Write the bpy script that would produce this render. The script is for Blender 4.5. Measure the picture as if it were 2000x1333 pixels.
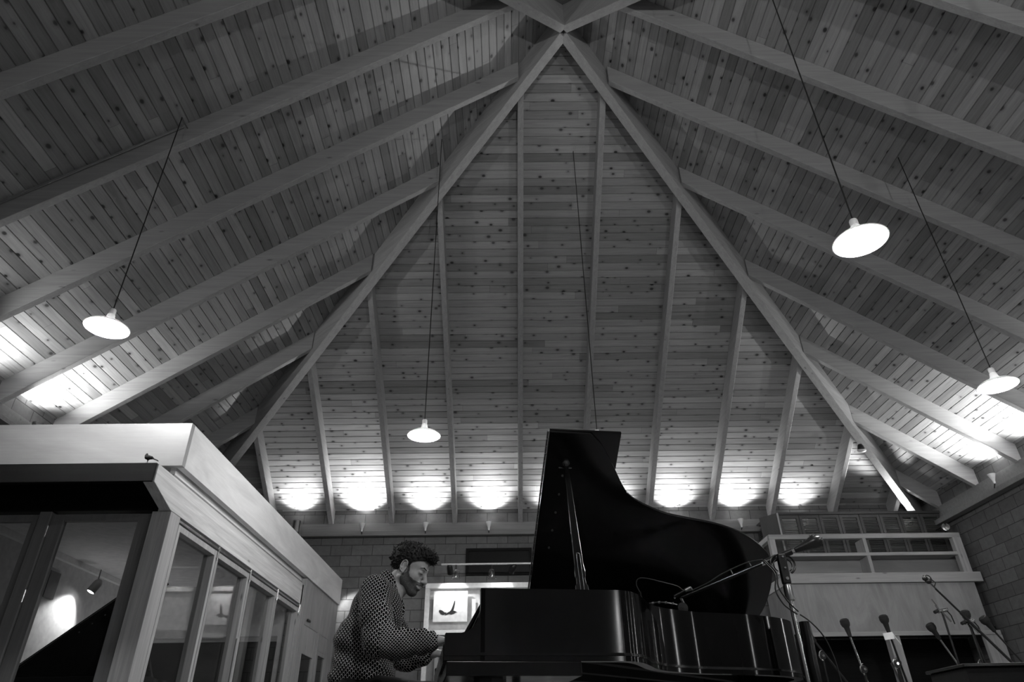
import bpy, math, random
import numpy as np
from mathutils import Vector, Matrix
random.seed(7)
for o in list(bpy.data.objects): bpy.data.objects.remove(o)
SC = bpy.context.scene
COL = SC.collection
# ---------------------------------------------------------------- camera
cam_d = bpy.data.cameras.new('camera'); cam = bpy.data.objects.new('camera', cam_d); COL.objects.link(cam)
Rv = Vector((0.99991881, -0.00302341, -0.01237904)); Uv = Vector((0.0089696, -0.5230344, 0.85226438)).normalized()
Rv = (Rv - Rv.dot(Uv) * Uv).normalized(); Fv = Uv.cross(Rv)
cam.matrix_world = Matrix(((Rv.x, Uv.x, -Fv.x, 0), (Rv.y, Uv.y, -Fv.y, 0), (Rv.z, Uv.z, -Fv.z, .3), (0, 0, 0, 1)))
cam_d.sensor_width = 36; cam_d.lens = 1320.4 / 2000 * 36; cam_d.clip_start = .05; cam_d.clip_end = 60
SC.camera = cam
# ---------------------------------------------------------------- view and world
SC.view_settings.view_transform = 'Standard'; SC.view_settings.look = 'None'
SC.view_settings.exposure = 1.0; SC.view_settings.gamma = 1; SC.view_settings.use_curve_mapping = False
w = bpy.data.worlds.new('world'); SC.world = w; w.use_nodes = True
w.node_tree.nodes['Background'].inputs[0].default_value = (1, 1, 1, 1)
w.node_tree.nodes['Background'].inputs[1].default_value = 0.0
P_UP, P_PEND, P_BOOTH = 150.0, 66.0, 20.0       # lamp powers, W

# ---------------------------------------------------------------- tagging
def tag(o, label=None, cat=None, group=None, kind=None):
    if label: o['label'] = label
    if cat: o['category'] = cat
    if group: o['group'] = group
    if kind: o['kind'] = kind
    return o
def empty(name, loc=(0, 0, 0), rz=0, parent=None, **k):
    o = bpy.data.objects.new(name, None); COL.objects.link(o); o.empty_display_size = .1
    o.location = loc; o.rotation_euler = (0, 0, rz)
    if parent: o.parent = parent
    return tag(o, **k)
def copy_tree(o, parent=None):
    c = o.copy(); COL.objects.link(c); c.parent = parent
    for ch in list(o.children): copy_tree(ch, c)
    return c

# ---------------------------------------------------------------- node helpers
class NT:
    def __init__(s, name):
        s.m = bpy.data.materials.new(name); s.m.use_nodes = True; s.t = s.m.node_tree
        s.b = s.t.nodes['Principled BSDF']
    def n(s, typ, **k):
        x = s.t.nodes.new(typ)
        for a, v in k.items(): setattr(x, a, v)
        return x
    def put(s, inp, v):
        if isinstance(v, (int, float, tuple, list)): inp.default_value = v
        else: s.t.links.new(v, inp)
    def f(s, op, a, b=None, c=None, clamp=False):
        x = s.n('ShaderNodeMath', operation=op, use_clamp=clamp); s.put(x.inputs[0], a)
        if b is not None: s.put(x.inputs[1], b)
        if c is not None: s.put(x.inputs[2], c)
        return x.outputs[0]
    def xyz(s, vec):
        x = s.n('ShaderNodeSeparateXYZ'); s.put(x.inputs[0], vec); return x.outputs
    def vec(s, a, b=0.0, c=0.0):
        x = s.n('ShaderNodeCombineXYZ')
        for i, v in enumerate((a, b, c)): s.put(x.inputs[i], v)
        return x.outputs[0]
    def noise(s, vec, scale=5, detail=3, rough=.5, dist=0):
        x = s.n('ShaderNodeTexNoise'); s.put(x.inputs['Vector'], vec); x.inputs['Scale'].default_value = scale
        x.inputs['Detail'].default_value = detail; x.inputs['Roughness'].default_value = rough; x.inputs['Distortion'].default_value = dist
        return x.outputs[0]
    def white(s, vec):
        x = s.n('ShaderNodeTexWhiteNoise', noise_dimensions='3D'); s.put(x.inputs['Vector'], vec); return x.outputs['Value']
    def ramp(s, v, lo, hi, a, b):
        x = s.n('ShaderNodeMapRange'); s.put(x.inputs[0], v)
        for i, q in enumerate((lo, hi, a, b)): s.put(x.inputs[i + 1], q)
        return x.outputs[0]
    def grey(s, v): return s.vec(v, v, v)
    def obj(s): return s.n('ShaderNodeTexCoord').outputs['Object']
    def uv(s): return s.n('ShaderNodeTexCoord').outputs['UV']
    def rand(s): return s.n('ShaderNodeObjectInfo').outputs['Random']
    def out(s, color=None, rough=None, bump=None, bstr=.3, bdist=.01, **k):
        b = s.b
        if color is not None:
            if isinstance(color, float): b.inputs['Base Color'].default_value = (color, color, color, 1)
            else: s.t.links.new(color, b.inputs['Base Color'])
        if rough is not None: s.put(b.inputs['Roughness'], rough)
        if bump is not None:
            x = s.n('ShaderNodeBump'); x.inputs['Strength'].default_value = bstr; x.inputs['Distance'].default_value = bdist
            s.put(x.inputs['Height'], bump); s.t.links.new(x.outputs[0], b.inputs['Normal'])
        for a, v in k.items(): s.put(b.inputs[a.replace('_', ' ')], v)
        return s.m
def plain(name, g, rough=.5, metal=0.0, **k):
    t = NT(name); v = t.noise(t.obj(), 14, 3); c = t.f('MULTIPLY', t.ramp(v, .3, .7, .9, 1.1), float(g))
    return t.out(t.grey(c), rough, Metallic=metal, **k)
def wood(name, g, ax=0, contrast=.35, rough=.5, scale=1.0, knots=True, spec=.5):
    """sawn timber, grain along local axis ax"""
    t = NT(name); c = t.xyz(t.obj()); r = t.rand(); A = [c[0], c[1], c[2]]; L = A.pop(ax)
    L2 = t.f('ADD', L, t.f('MULTIPLY', r, 37.0))
    p = t.vec(t.f('MULTIPLY', L2, .9 * scale), t.f('MULTIPLY', A[0], 22 * scale), t.f('MULTIPLY', A[1], 22 * scale))
    n1 = t.noise(p, 1.0, 4, .6, .6)
    p2 = t.vec(t.f('MULTIPLY', L2, 3), t.f('MULTIPLY', A[0], 90), t.f('MULTIPLY', A[1], 90))
    n2 = t.noise(p2, 1.0, 2, .5)
    v = t.f('MULTIPLY', t.ramp(n1, .25, .75, 1 - contrast, 1 + contrast), t.ramp(n2, .2, .8, .9, 1.1))
    v = t.f('MULTIPLY', v, t.ramp(r, 0, 1, .9, 1.1))
    if knots:
        kv = t.n('ShaderNodeTexVoronoi'); s_ = t.vec(t.f('MULTIPLY', L2, 1.6), t.f('MULTIPLY', A[0], 5), t.f('MULTIPLY', A[1], 5))
        t.put(kv.inputs['Vector'], s_); kv.inputs['Scale'].default_value = 1
        v = t.f('MULTIPLY', v, t.ramp(kv.outputs['Distance'], .03, .09, .45, 1))
    return t.out(t.grey(t.f('MULTIPLY', v, float(g))), rough, bump=n2, bstr=.15, bdist=.004, Specular_IOR_Level=spec)

def plank_mat():
    t = NT('ceiling_pine_boards'); c = t.xyz(t.uv()); u, s = c[0], c[1]; PW = .1289
    idf = t.f('DIVIDE', s, PW); pid = t.f('FLOOR', idf); fr = t.f('SUBTRACT', idf, pid)
    seed = t.f('MULTIPLY', t.rand(), 91.0)
    r0 = t.white(t.vec(pid, seed, 1.0))
    uu = t.f('ADD', u, t.f('MULTIPLY', r0, 9.0))
    seg = t.f('FLOOR', t.f('DIVIDE', uu, 5.6)); sf = t.f('FRACT', t.f('DIVIDE', uu, 5.6))
    r1 = t.white(t.vec(pid, seg, t.f('ADD', seed, 3.0)))
    tone = t.ramp(t.f('POWER', r1, 1.2), 0, 1, 1.18, .62)
    g1 = t.noise(t.vec(t.f('MULTIPLY', uu, 1.3), t.f('MULTIPLY', fr, 3.5), t.f('MULTIPLY', t.f('ADD', pid, t.f('MULTIPLY', seg, .37)), 5.3)), 1, 4, .6, .8)
    g2 = t.noise(t.vec(t.f('MULTIPLY', uu, 3.0), t.f('MULTIPLY', s, 120.0), 0.0), 1, 2, .5)
    v = t.f('MULTIPLY', tone, t.f('MULTIPLY', t.ramp(g1, .28, .72, .8, 1.17), t.ramp(g2, .2, .8, .93, 1.07)))
    vo = t.n('ShaderNodeTexVoronoi', voronoi_dimensions='2D'); vo.inputs['Scale'].default_value = 1
    t.put(vo.inputs['Vector'], t.vec(t.f('DIVIDE', uu, .30), t.f('ADD', t.f('MULTIPLY', pid, 3.0), t.f('MULTIPLY', fr, .62))))
    cr = t.xyz(vo.outputs['Color'])[0]
    rad = t.ramp(cr, .28, 1.0, 0.02, .095)
    rel = t.f('SUBTRACT', vo.outputs['Distance'], rad)
    on = t.f('GREATER_THAN', cr, .30)
    core = t.f('MULTIPLY', t.f('MULTIPLY', on, t.ramp(rel, -.02, .04, 1, 0)), t.ramp(t.xyz(vo.outputs['Color'])[1], 0, 1, .7, 1.25))
    halo = t.f('MULTIPLY', on, t.ramp(rel, 0, .16, 1, 0))
    v = t.f('MULTIPLY', v, t.f('SUBTRACT', 1.0, t.f('ADD', t.f('MULTIPLY', core, .66), t.f('MULTIPLY', halo, .28))))
    butt = t.f('LESS_THAN', t.f('MULTIPLY', sf, 5.6), .004)
    v = t.f('MULTIPLY', v, t.f('SUBTRACT', 1.0, t.f('MULTIPLY', butt, .6)))
    return t.out(t.grey(t.f('MULTIPLY', v, .33)), t.ramp(g1, .3, .7, .32, .5), bump=t.f('SUBTRACT', g1, t.f('MULTIPLY', core, .5)), bstr=.25, bdist=.006)

def block_mat():
    t = NT('painted_concrete_block'); c = t.xyz(t.uv())
    br = t.n('ShaderNodeTexBrick'); t.put(br.inputs['Vector'], t.vec(c[0], c[1])); br.inputs['Scale'].default_value = 1
    for k, q in (('Mortar Size', .006), ('Brick Width', .4), ('Row Height', .2), ('Mortar Smooth', .3)): br.inputs[k].default_value = q
    br.inputs['Color1'].default_value = (.10,) * 3 + (1,); br.inputs['Color2'].default_value = (.14,) * 3 + (1,); br.inputs['Mortar'].default_value = (.03,) * 3 + (1,)
    n = t.noise(t.vec(c[0], c[1]), 9, 5, .7)
    col = t.f('MULTIPLY', t.xyz(br.outputs[0])[0], t.ramp(n, .3, .7, .82, 1.15))
    h = t.f('SUBTRACT', t.f('MULTIPLY', n, .15), br.outputs[1])
    return t.out(t.grey(col), .75, bump=h, bstr=.6, bdist=.01)
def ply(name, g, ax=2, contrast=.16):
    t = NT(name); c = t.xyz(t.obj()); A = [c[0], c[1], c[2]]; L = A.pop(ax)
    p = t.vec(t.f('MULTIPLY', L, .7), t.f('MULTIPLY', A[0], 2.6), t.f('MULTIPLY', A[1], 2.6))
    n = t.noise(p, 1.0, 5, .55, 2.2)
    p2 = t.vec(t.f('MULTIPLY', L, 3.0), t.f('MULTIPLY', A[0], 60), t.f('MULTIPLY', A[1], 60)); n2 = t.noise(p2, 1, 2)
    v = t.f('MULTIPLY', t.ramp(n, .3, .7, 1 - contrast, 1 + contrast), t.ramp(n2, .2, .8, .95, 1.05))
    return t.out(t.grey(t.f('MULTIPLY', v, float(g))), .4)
def emit(name, e):
    t = NT(name); t.b.inputs['Base Color'].default_value = (.8, .8, .8, 1)
    t.b.inputs['Emission Color'].default_value = (1, 1, 1, 1); t.b.inputs['Emission Strength'].default_value = e
    return t.m
def glass(name, rough=0.0, ior=1.27):
    """thin pane: mostly see-through with a Fresnel reflection"""
    m = bpy.data.materials.new(name); m.use_nodes = True; nt = m.node_tree; nt.nodes.clear()
    o = nt.nodes.new('ShaderNodeOutputMaterial'); mx = nt.nodes.new('ShaderNodeMixShader'); tr = nt.nodes.new('ShaderNodeBsdfTransparent')
    gl = nt.nodes.new('ShaderNodeBsdfGlossy'); fr = nt.nodes.new('ShaderNodeFresnel')
    ge = nt.nodes.new('ShaderNodeNewGeometry'); mr = nt.nodes.new('ShaderNodeMapRange'); mr.inputs[3].default_value = ior; mr.inputs[4].default_value = 1 / ior
    nt.links.new(ge.outputs['Backfacing'], mr.inputs[0]); nt.links.new(mr.outputs[0], fr.inputs[0])     # both faces of the pane reflect alike
    tr.inputs[0].default_value = (.86, .86, .86, 1); gl.inputs['Roughness'].default_value = rough
    nt.links.new(fr.outputs[0], mx.inputs[0]); nt.links.new(tr.outputs[0], mx.inputs[1]); nt.links.new(gl.outputs[0], mx.inputs[2]); nt.links.new(mx.outputs[0], o.inputs[0])
    return m
M = {}
M['planks'] = plank_mat(); M['beam'] = wood('glulam_beam', .33, 0, .16, .5); M['block'] = block_mat()
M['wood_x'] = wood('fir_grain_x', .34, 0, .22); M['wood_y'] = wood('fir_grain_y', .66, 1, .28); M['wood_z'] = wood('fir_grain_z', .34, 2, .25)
M['wood_f'] = wood('darker_front_wood', .15, 2, .2); M['dark_x'] = wood('dark_board', .010, 0, .25, .7, knots=False, spec=.1)  # a darker wood and a near-black one, each an even tone
M['dark_z'] = wood('dark_stained_post', .045, 2, .25, .5, knots=False)
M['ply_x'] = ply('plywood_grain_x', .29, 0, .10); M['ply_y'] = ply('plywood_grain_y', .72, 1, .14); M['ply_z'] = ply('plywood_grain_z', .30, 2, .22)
M['trim'] = wood('trim_board', .16, 0, .2); M['shutter'] = wood('louvre_wood', .06, 0, .2, knots=False)
M['black'] = plain('black_paint', .006, .5); M['metal'] = plain('chrome', .75, .12, 1.0); M['dmetal'] = plain('dark_metal', .03, .35, 1.0)
M['bm'] = plain('black_metal', .012, .3); M['foam'] = plain('black_foam', .012, .95); M['steel'] = plain('brushed_steel', .35, .32, 1.0)
M['white'] = plain('white_enamel', .8, .3); M['plaster'] = plain('white_plaster', .62, .8); M['grey'] = plain('grey_paint', .2, .6)
M['glass'] = glass('clear_glass'); M['cord'] = plain('black_cable', .012, .5)

# ---------------------------------------------------------------- mesh helpers
class MB:
    def __init__(s): s.v = []; s.f = []; s.uv = {}
    def add(s, vs, fs):
        b = len(s.v); s.v += [tuple(q) for q in vs]; s.f += [tuple(i + b for i in q) for q in fs]; return b
    def box(s, x0, x1, y0, y1, z0, z1):
        s.add([(x0, y0, z0), (x1, y0, z0), (x1, y1, z0), (x0, y1, z0), (x0, y0, z1), (x1, y0, z1), (x1, y1, z1), (x0, y1, z1)],
              [(0, 3, 2, 1), (4, 5, 6, 7), (0, 1, 5, 4), (1, 2, 6, 5), (2, 3, 7, 6), (3, 0, 4, 7)]); return s
    def bar(s, a, b, w, h, up=(0, 0, 1)):
        a, b = Vector(a), Vector(b); d = (b - a).normalized(); x = d.cross(Vector(up)).normalized(); y = x.cross(d)
        vs = [p + x * i * w / 2 + y * j * h / 2 for p in (a, b) for i, j in ((-1, -1), (1, -1), (1, 1), (-1, 1))]
        s.add(vs, [(0, 3, 2, 1), (4, 5, 6, 7), (0, 1, 5, 4), (1, 2, 6, 5), (2, 3, 7, 6), (3, 0, 4, 7)]); return s
    def tube(s, pts, r, n=12, caps=True):
        pts = [Vector(p) for p in pts]; rs = r if isinstance(r, (list, tuple)) else [r] * len(pts); rings = []
        x = None
        for i, p in enumerate(pts):
            d = (pts[min(i + 1, len(pts) - 1)] - pts[max(i - 1, 0)]).normalized()
            if x is None: x = d.orthogonal().normalized()
            else:
                x = x - x.dot(d) * d; x = x.normalized() if x.length > 1e-6 else d.orthogonal().normalized()
            y = d.cross(x)
            rings.append([p + (x * math.cos(2 * math.pi * k / n) + y * math.sin(2 * math.pi * k / n)) * rs[i] for k in range(n)])
        fs = [(i * n + k, i * n + (k + 1) % n, (i + 1) * n + (k + 1) % n, (i + 1) * n + k) for i in range(len(pts) - 1) for k in range(n)]
        if caps: fs += [tuple(reversed(range(n))), tuple((len(pts) - 1) * n + k for k in range(n))]
        s.add([q for r_ in rings for q in r_], fs); return s
    def lathe(s, prof, o=(0, 0, 0), axis=(0, 0, 1), n=32):
        """prof: (radius, height) pairs along axis"""
        o = Vector(o); d = Vector(axis).normalized(); x = d.orthogonal().normalized(); y = d.cross(x)
        vs = [o + d * h + (x * math.cos(2 * math.pi * k / n) + y * math.sin(2 * math.pi * k / n)) * max(r, 1e-4) for r, h in prof for k in range(n)]
        s.add(vs, [(i * n + k, i * n + (k + 1) % n, (i + 1) * n + (k + 1) % n, (i + 1) * n + k) for i in range(len(prof) - 1) for k in range(n)]); return s
    def prism(s, poly, z0, z1, fn=lambda x, y, z: (x, y, z)):
        n = len(poly); s.add([fn(x, y, z0) for x, y in poly] + [fn(x, y, z1) for x, y in poly],
              [tuple(reversed(range(n))), tuple(range(n, 2 * n))] + [(k, (k + 1) % n, n + (k + 1) % n, n + k) for k in range(n)]); return s
    def ball(s, c, r, n=14, sq=(1, 1, 1)):
        c = Vector(c); vs = []; fs = []; m = n // 2 + 1
        for i in range(m + 1):
            a = math.pi * i / m
            for k in range(n): vs.append((c.x + r * sq[0] * math.sin(a) * math.cos(2 * math.pi * k / n), c.y + r * sq[1] * math.sin(a) * math.sin(2 * math.pi * k / n), c.z + r * sq[2] * math.cos(a)))
        fs = [(i * n + k, (i + 1) * n + k, (i + 1) * n + (k + 1) % n, i * n + (k + 1) % n) for i in range(m) for k in range(n)]
        s.add(vs, fs); return s
    def build(s, name, mat, parent=None, smooth=False, bevel=0, seg=2, mw=None, **k):
        me = bpy.data.meshes.new(name); me.from_pydata([tuple(v) for v in s.v], [], s.f); me.update()
        import bmesh
        bm = bmesh.new(); bm.from_mesh(me); bmesh.ops.remove_doubles(bm, verts=bm.verts, dist=1e-5); bmesh.ops.recalc_face_normals(bm, faces=bm.faces); bm.to_mesh(me); bm.free()
        if smooth:
            for p in me.polygons: p.use_smooth = True
            if smooth != 'all': me.set_sharp_from_angle(angle=math.radians(35))
        o = bpy.data.objects.new(name, me); COL.objects.link(o); me.materials.append(M[mat] if isinstance(mat, str) else mat)
        if mw is not None: o.matrix_world = mw
        if parent: o.parent = parent
        if bevel:
            b = o.modifiers.new('bevel', 'BEVEL'); b.width = bevel; b.segments = seg; b.limit_method = 'ANGLE'; b.angle_limit = math.radians(40)
        return tag(o, **k)
def struct(name, mb, mat, **k): return mb.build(name, mat, kind='structure', **k)
def centred(mb):
    """moves the mesh origin to its centre: returns the offset"""
    a = np.array(mb.v); c = (a.min(0) + a.max(0)) / 2; mb.v = [tuple(q) for q in a - c]; return Matrix.Translation(Vector(c))

# ================================================================ THE ROOM
S_ = 1.22; AX, AY, AZ, SL, HW, DK = 0.8591, 5.8653, 9.2602, .69877, 7.32, .33     # apex of the rafter undersides, slope, half width, rafter depth
XL, XR, YF, YB = AX - HW, AX + HW, AY - HW, AY + HW
CA = math.cos(math.atan(SL)); SA = math.sin(math.atan(SL))
def uvs(o, fn):
    me = o.data; l = me.uv_layers.new(name='UVMap')
    for p in me.polygons:
        for li in p.loop_indices: l.data[li].uv = fn(me.vertices[me.loops[li].vertex_index].co, p.normal)
mb = MB(); mb.box(XL - .2, XR + .2, YF - .2, YB + .2, -.1, 0); struct('floor', mb, wood('wood_floor', .11, 0, .2, .4))
for nm, b in (('wall_back', (XL - .2, XR + .2, YB, YB + .2)), ('wall_front', (XL - .2, XR + .2, YF - .2, YF)), ('wall_left', (XL - .2, XL, YF, YB)), ('wall_right', (XR, XR + .2, YF, YB))):
    mb = MB(); mb.box(*b, 0, 4.62 if 'ba' in nm or 'fr' in nm else 4.62); o = struct(nm, mb, 'block')
    uvs(o, lambda c, n: (c.x if abs(n.y) > .5 else c.y, c.z))
# deck: every board is its own strip with a V groove between
def deck(di):
    PW, G, GD = .1289, .008, .012; n = int((HW / CA) / PW) + 3; mb = MB(); ux = Vector(di[0]); ud = Vector(di[1]); N = Vector((ud.x * SA, ud.y * SA, CA))
    def P(a, s, h): c = s * CA; return Vector((AX, AY, AZ + DK)) + ud * c + ux * a * c + Vector((0, 0, -s * SA)) + N * h
    prof = []
    for i in range(n):
        s0 = i * PW; prof += [(s0, GD), (s0 + G, 0), (s0 + PW - G, 0)]
    prof.append((n * PW, GD)); prof[0] = (0.0, 0.0)
    vs = []; 
    for s, h in prof: vs += [P(-1, s, h), P(1, s, h)]
    fs = [(2 * i, 2 * i + 1, 2 * i + 3, 2 * i + 2) for i in range(len(prof) - 1)]
    me = bpy.data.meshes.new('ceiling'); me.from_pydata([tuple(v) for v in vs], [], fs); me.update()
    o = bpy.data.objects.new('ceiling', me); COL.objects.link(o); me.materials.append(M['planks']); tag(o, kind='structure')
    l = me.uv_layers.new(name='UVMap')
    for p in me.polygons:
        i0 = p.index
        for li in p.loop_indices:
            vi = me.loops[li].vertex_index; r = vi // 2; s = prof[r][0] + (1e-4 if r == i0 else -1e-4); l.data[li].uv = (((vi % 2) * 2 - 1) * prof[r][0] * CA + 20, s)
    # outer skin so that the roof has thickness
    so = o.modifiers.new('thickness', 'SOLIDIFY'); so.thickness = .1; so.offset = -1 if me.polygons[0].normal.z < 0 else 1
    return o
for di in (((1, 0, 0), (0, 1, 0)), ((1, 0, 0), (0, -1, 0)), ((0, 1, 0), (-1, 0, 0)), ((0, 1, 0), (1, 0, 0))): deck(di)

# beams: local x runs along the beam, z up from the underside; ends are cut plumb
def beam(name, P0, P1, wd, dep, **k):
    """P0, P1: points on the underside centre line (P0 high). dep is the plumb depth"""
    P0, P1 = Vector(P0), Vector(P1); d = P1 - P0; x = Vector((d.x, d.y, 0)).normalized(); y = Vector((-x.y, x.x, 0)); L = (d.x ** 2 + d.y ** 2) ** .5; dz = d.z
    mb = MB(); vs = [(t * L, s * wd / 2, t * dz + h) for t in (0, 1) for s, h in ((-1, 0), (1, 0), (1, dep), (-1, dep))]
    mb.add(vs, [(0, 3, 2, 1), (4, 5, 6, 7), (0, 1, 5, 4), (1, 2, 6, 5), (2, 3, 7, 6), (3, 0, 4, 7)])
    mw = Matrix(((x.x, y.x, 0, P0.x), (x.y, y.y, 0, P0.y), (0, 0, 1, P0.z), (0, 0, 0, 1)))
    return mb.build(name, 'beam', bevel=.006, mw=mw, **k)
RW, HBW, HDROP = .088, .135, .187
OFF = {'B': {-4.5: .022, -3.5: -.032, -2.5: -.063, -1.5: -.05, -.5: .003, .5: .014, 1.5: .073, 2.5: .095, 3.5: .049, 4.5: .046, 5.5: .02, -5.5: 0},
       'L': {-1.5: .039, -.5: .049, .5: -.002, 1.5: .014, 2.5: -.015, 3.5: -.081, 4.5: -.084},
       'R': {-1.5: .014, -.5: .072, .5: .043, 1.5: .046, 2.5: .073, 3.5: .024, 4.5: -.041, 5.5: -.076}, 'F': {}}
ORD = ['first', 'second', 'third', 'fourth', 'fifth', 'sixth']
def rafter_label(face, k):
    i = int(abs(k) - .5)
    if face == 'B':
        return 'rafter on the far roof slope, %s one to the %s of the centre line' % (ORD[i], 'left' if k < 0 else 'right')
    side = 'left' if face == 'L' else 'right'
    if k > 0: return 'rafter on the %s roof slope, %s down from the apex on the far hip beam' % (side, ORD[i])
    return 'rafter on the %s roof slope, %s down from the apex on the near hip beam' % (side, ORD[i])
for face in 'BLRF':
    for k in [q + .5 for q in range(-6, 6)]:
        if face == 'F' or (face in 'LR' and k < -3): continue
        a = S_ * (k + OFF[face].get(k, 0)); top = abs(a) + .03
        if top > HW - .1: continue
        e = HW + .02
        f = {'B': lambda a, t: (AX + a, AY + t, AZ - SL * t), 'L': lambda a, t: (AX - t, AY + a, AZ - SL * t), 'R': lambda a, t: (AX + t, AY + a, AZ - SL * t)}[face]
        beam('roof_rafter', f(a, top), f(a, e), RW, DK + .02, label=rafter_label(face, k), cat='rafter', group='rafters on the %s roof slope' % {'B': 'far', 'L': 'left', 'R': 'right'}[face])
HO = (.2259 * S_ / math.sqrt(2)) - HBW / math.sqrt(2)
for (sx, sy, lb) in ((-1, 1, 'left hip beam running from the apex down to the far left corner'), (1, 1, 'right hip beam running from the apex down to the far right corner'),
                     (-1, -1, 'near hip beam leaving the apex towards the upper left of the picture'), (1, -1, 'near hip beam leaving the apex towards the upper right of the picture')):
    # the two bays of the far side sit HO further from the camera, as measured
    oy = HO if sy > 0 else 0
    beam('hip_beam', (AX, AY + oy, AZ - HDROP), (AX + sx * (HW + .05), AY + oy + sy * (HW + .05) - (HO if sy > 0 else 0), AZ - HDROP - SL * (HW + .05)), HBW, DK + HDROP - .02, label='deep timber ' + lb, cat='beam', group='hip beams of the pyramid roof')
# wall plate and light ledge under the rafter ends
for nm, b in (('trim_1', (XL, XR, YB - .06, YB, 3.98, 4.2)), ('trim_2', (XR - .06, XR, YF, YB - .06, 3.98, 4.2)), ('trim_3', (XL, XL + .06, YF, YB - .06, 3.98, 4.2)), ('trim_4', (XL, XR, YF, YF + .06, 3.98, 4.2))):
    mb = MB(); mb.box(*b); struct(nm, mb, 'trim')
mb = MB(); mb.box(-3.95, 4.6, YB - .16, YB - .06, 3.93, 4.0); mb.box(-3.95, 7.9, YB - .17, YB - .15, 3.93, 4.03); mb.box(4.6, 7.9, YB - .16, YB - .06, 3.93, 4.0); struct('trim_5', mb, 'trim', bevel=.004)
mb = MB(); mb.box(XR - .2, XR - .06, YF + .1, YB - .2, 3.86, 3.95); struct('trim_6', mb, 'trim', bevel=.004)
mb = MB(); mb.box(XL + .06, XL + .36, YF + .1, YB - .2, 3.84, 3.90); struct('trim_7', mb, 'trim', bevel=.004)
# ================================================================ LAMPS
def spot(name, loc, to, power, angle, blend, r, parent):
    l = bpy.data.lights.new(name, 'SPOT'); l.energy = power; l.spot_size = math.radians(angle); l.spot_blend = blend; l.shadow_soft_size = r
    o = bpy.data.objects.new(name, l); COL.objects.link(o); o.parent = parent; o.location = loc
    o.rotation_euler = (Vector(to) - Vector(loc)).to_track_quat('-Z', 'Y').to_euler(); return o
GLOW = emit('lamp_face_glow', 12.0); BULB = emit('bulb_glow', 60.0)
def uplight(loc, to, label, power=P_UP, style='cone', angle=125, group='uplights on the wall ledge'):
    t = empty('uplight', loc, label=label, cat='uplight', group=group)
    if style == 'cone':
        MB().lathe([(.0, 0), (.016, 0), (.02, .03), (.024, .055), (.06, .155), (.062, .16), (.056, .156), (.02, .07)], n=20).build('housing', 'white', t, smooth=True)
    elif style == 'can':
        MB().lathe([(.0, 0), (.07, 0), (.07, .2), (.075, .2), (.075, .22), (.064, .22), (.064, .03)], n=24).build('housing', 'steel', t, smooth=True)
    MB().lathe([(0, .150), (.05, .150)] if style == 'cone' else [(0, .19), (.062, .19)], n=20).build('lens', GLOW, t)
    MB().tube([(0, 0, 0), (0, .03, -.03), (0, .05, -.06)], .008, 8).build('bracket', 'bm', t)
    spot('lamp', (0, 0, .17 if style == 'cone' else .23), Vector((0, 0, .2)) + Vector(to), power, angle, 1.0, .035, t)
    return t
for k, lb, st in ((-4, 'steel can uplight at the left end of the far ledge, by the booth', 'can'), (-3, 'small white cone uplight above and left of the pianist', 'cone'), (-2, 'small white cone uplight directly above the pianist head', 'cone'), (-1, 'small white cone uplight nearest to the left of the piano lid', 'cone'),
                  (0, 'white cone uplight hidden behind the piano lid, left of its cord', 'cone'), (1, 'white cone uplight hidden behind the piano lid, right of its cord', 'cone'),
                  (2, 'white cone uplight hidden behind the low curve of the piano lid', 'cone'), (3, 'white cone uplight between piano lid and louvred loft', 'cone'), (4, 'white cone uplight hidden behind the left end of the louvred shutters', 'cone')):
    uplight((AX + S_ * k - (.0 if k > -4 else .05), YB - .2, 4.0), (0, -.17, .6), lb, style=st, angle=108, power=P_UP * ({-3: 1.2, -4: .5, 0: .3, 1: .4, 4: .3}.get(k, .62)))
for y, lb in ((AY + S_ * 4 - .2, 'white uplight on the right wall ledge at the edge of the picture'), (AY + S_ * 3, 'second white uplight from the far end of the right wall'), (AY + S_ * 2, 'added white uplight out of view, third from the far end of the right wall'), (AY + S_, 'added white uplight out of view, fourth from the far end of the right wall'), (AY - S_, 'added white uplight out of view, fifth from the far end of the right wall'), (AY - 3 * S_, 'added white uplight out of view, sixth from the far end of the right wall')):
    uplight((XR - .26, y, 3.97), (-.12, 0, .6), lb, power=P_UP * (1 if y > AY + 3 else .18), group='uplights on the right wall')  # third to sixth are out of view, added to light the ceiling
for y, lb in ((AY + S_ * 2 - .1, 'steel can uplight on the left wall behind the booth parapet'), (AY + S_, 'second steel can uplight from the far end of the left wall'), (AY - .1, 'added steel can uplight out of view, third from the far end of the left wall'), (AY - 3 * S_, 'added steel can uplight out of view, fourth from the far end of the left wall')):
    uplight((XL + .28, y, 3.9), (.12, 0, .6) if y > AY + .5 else (.6, .1, .45), lb, angle=125 if y > AY + .5 else 85, power=P_UP * (.85 if y > AY + 2 else .25), style='can', group='uplights on the left wall')  # last two are unseen, added to throw light on the right slope
for x, lb in ((AX - 3 * S_, 'left'), (AX, 'middle'), (AX + 3 * S_, 'right')):
    uplight((x, YF + .26, 3.97), (0, 1, .5), angle=95, power=P_UP * (.2 if x < 0 else 1.1), label='added white uplight on the wall behind the camera, %s one' % lb, group='added uplights on the wall behind the camera')  # unseen lamps, added to throw light on the far slope
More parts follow.
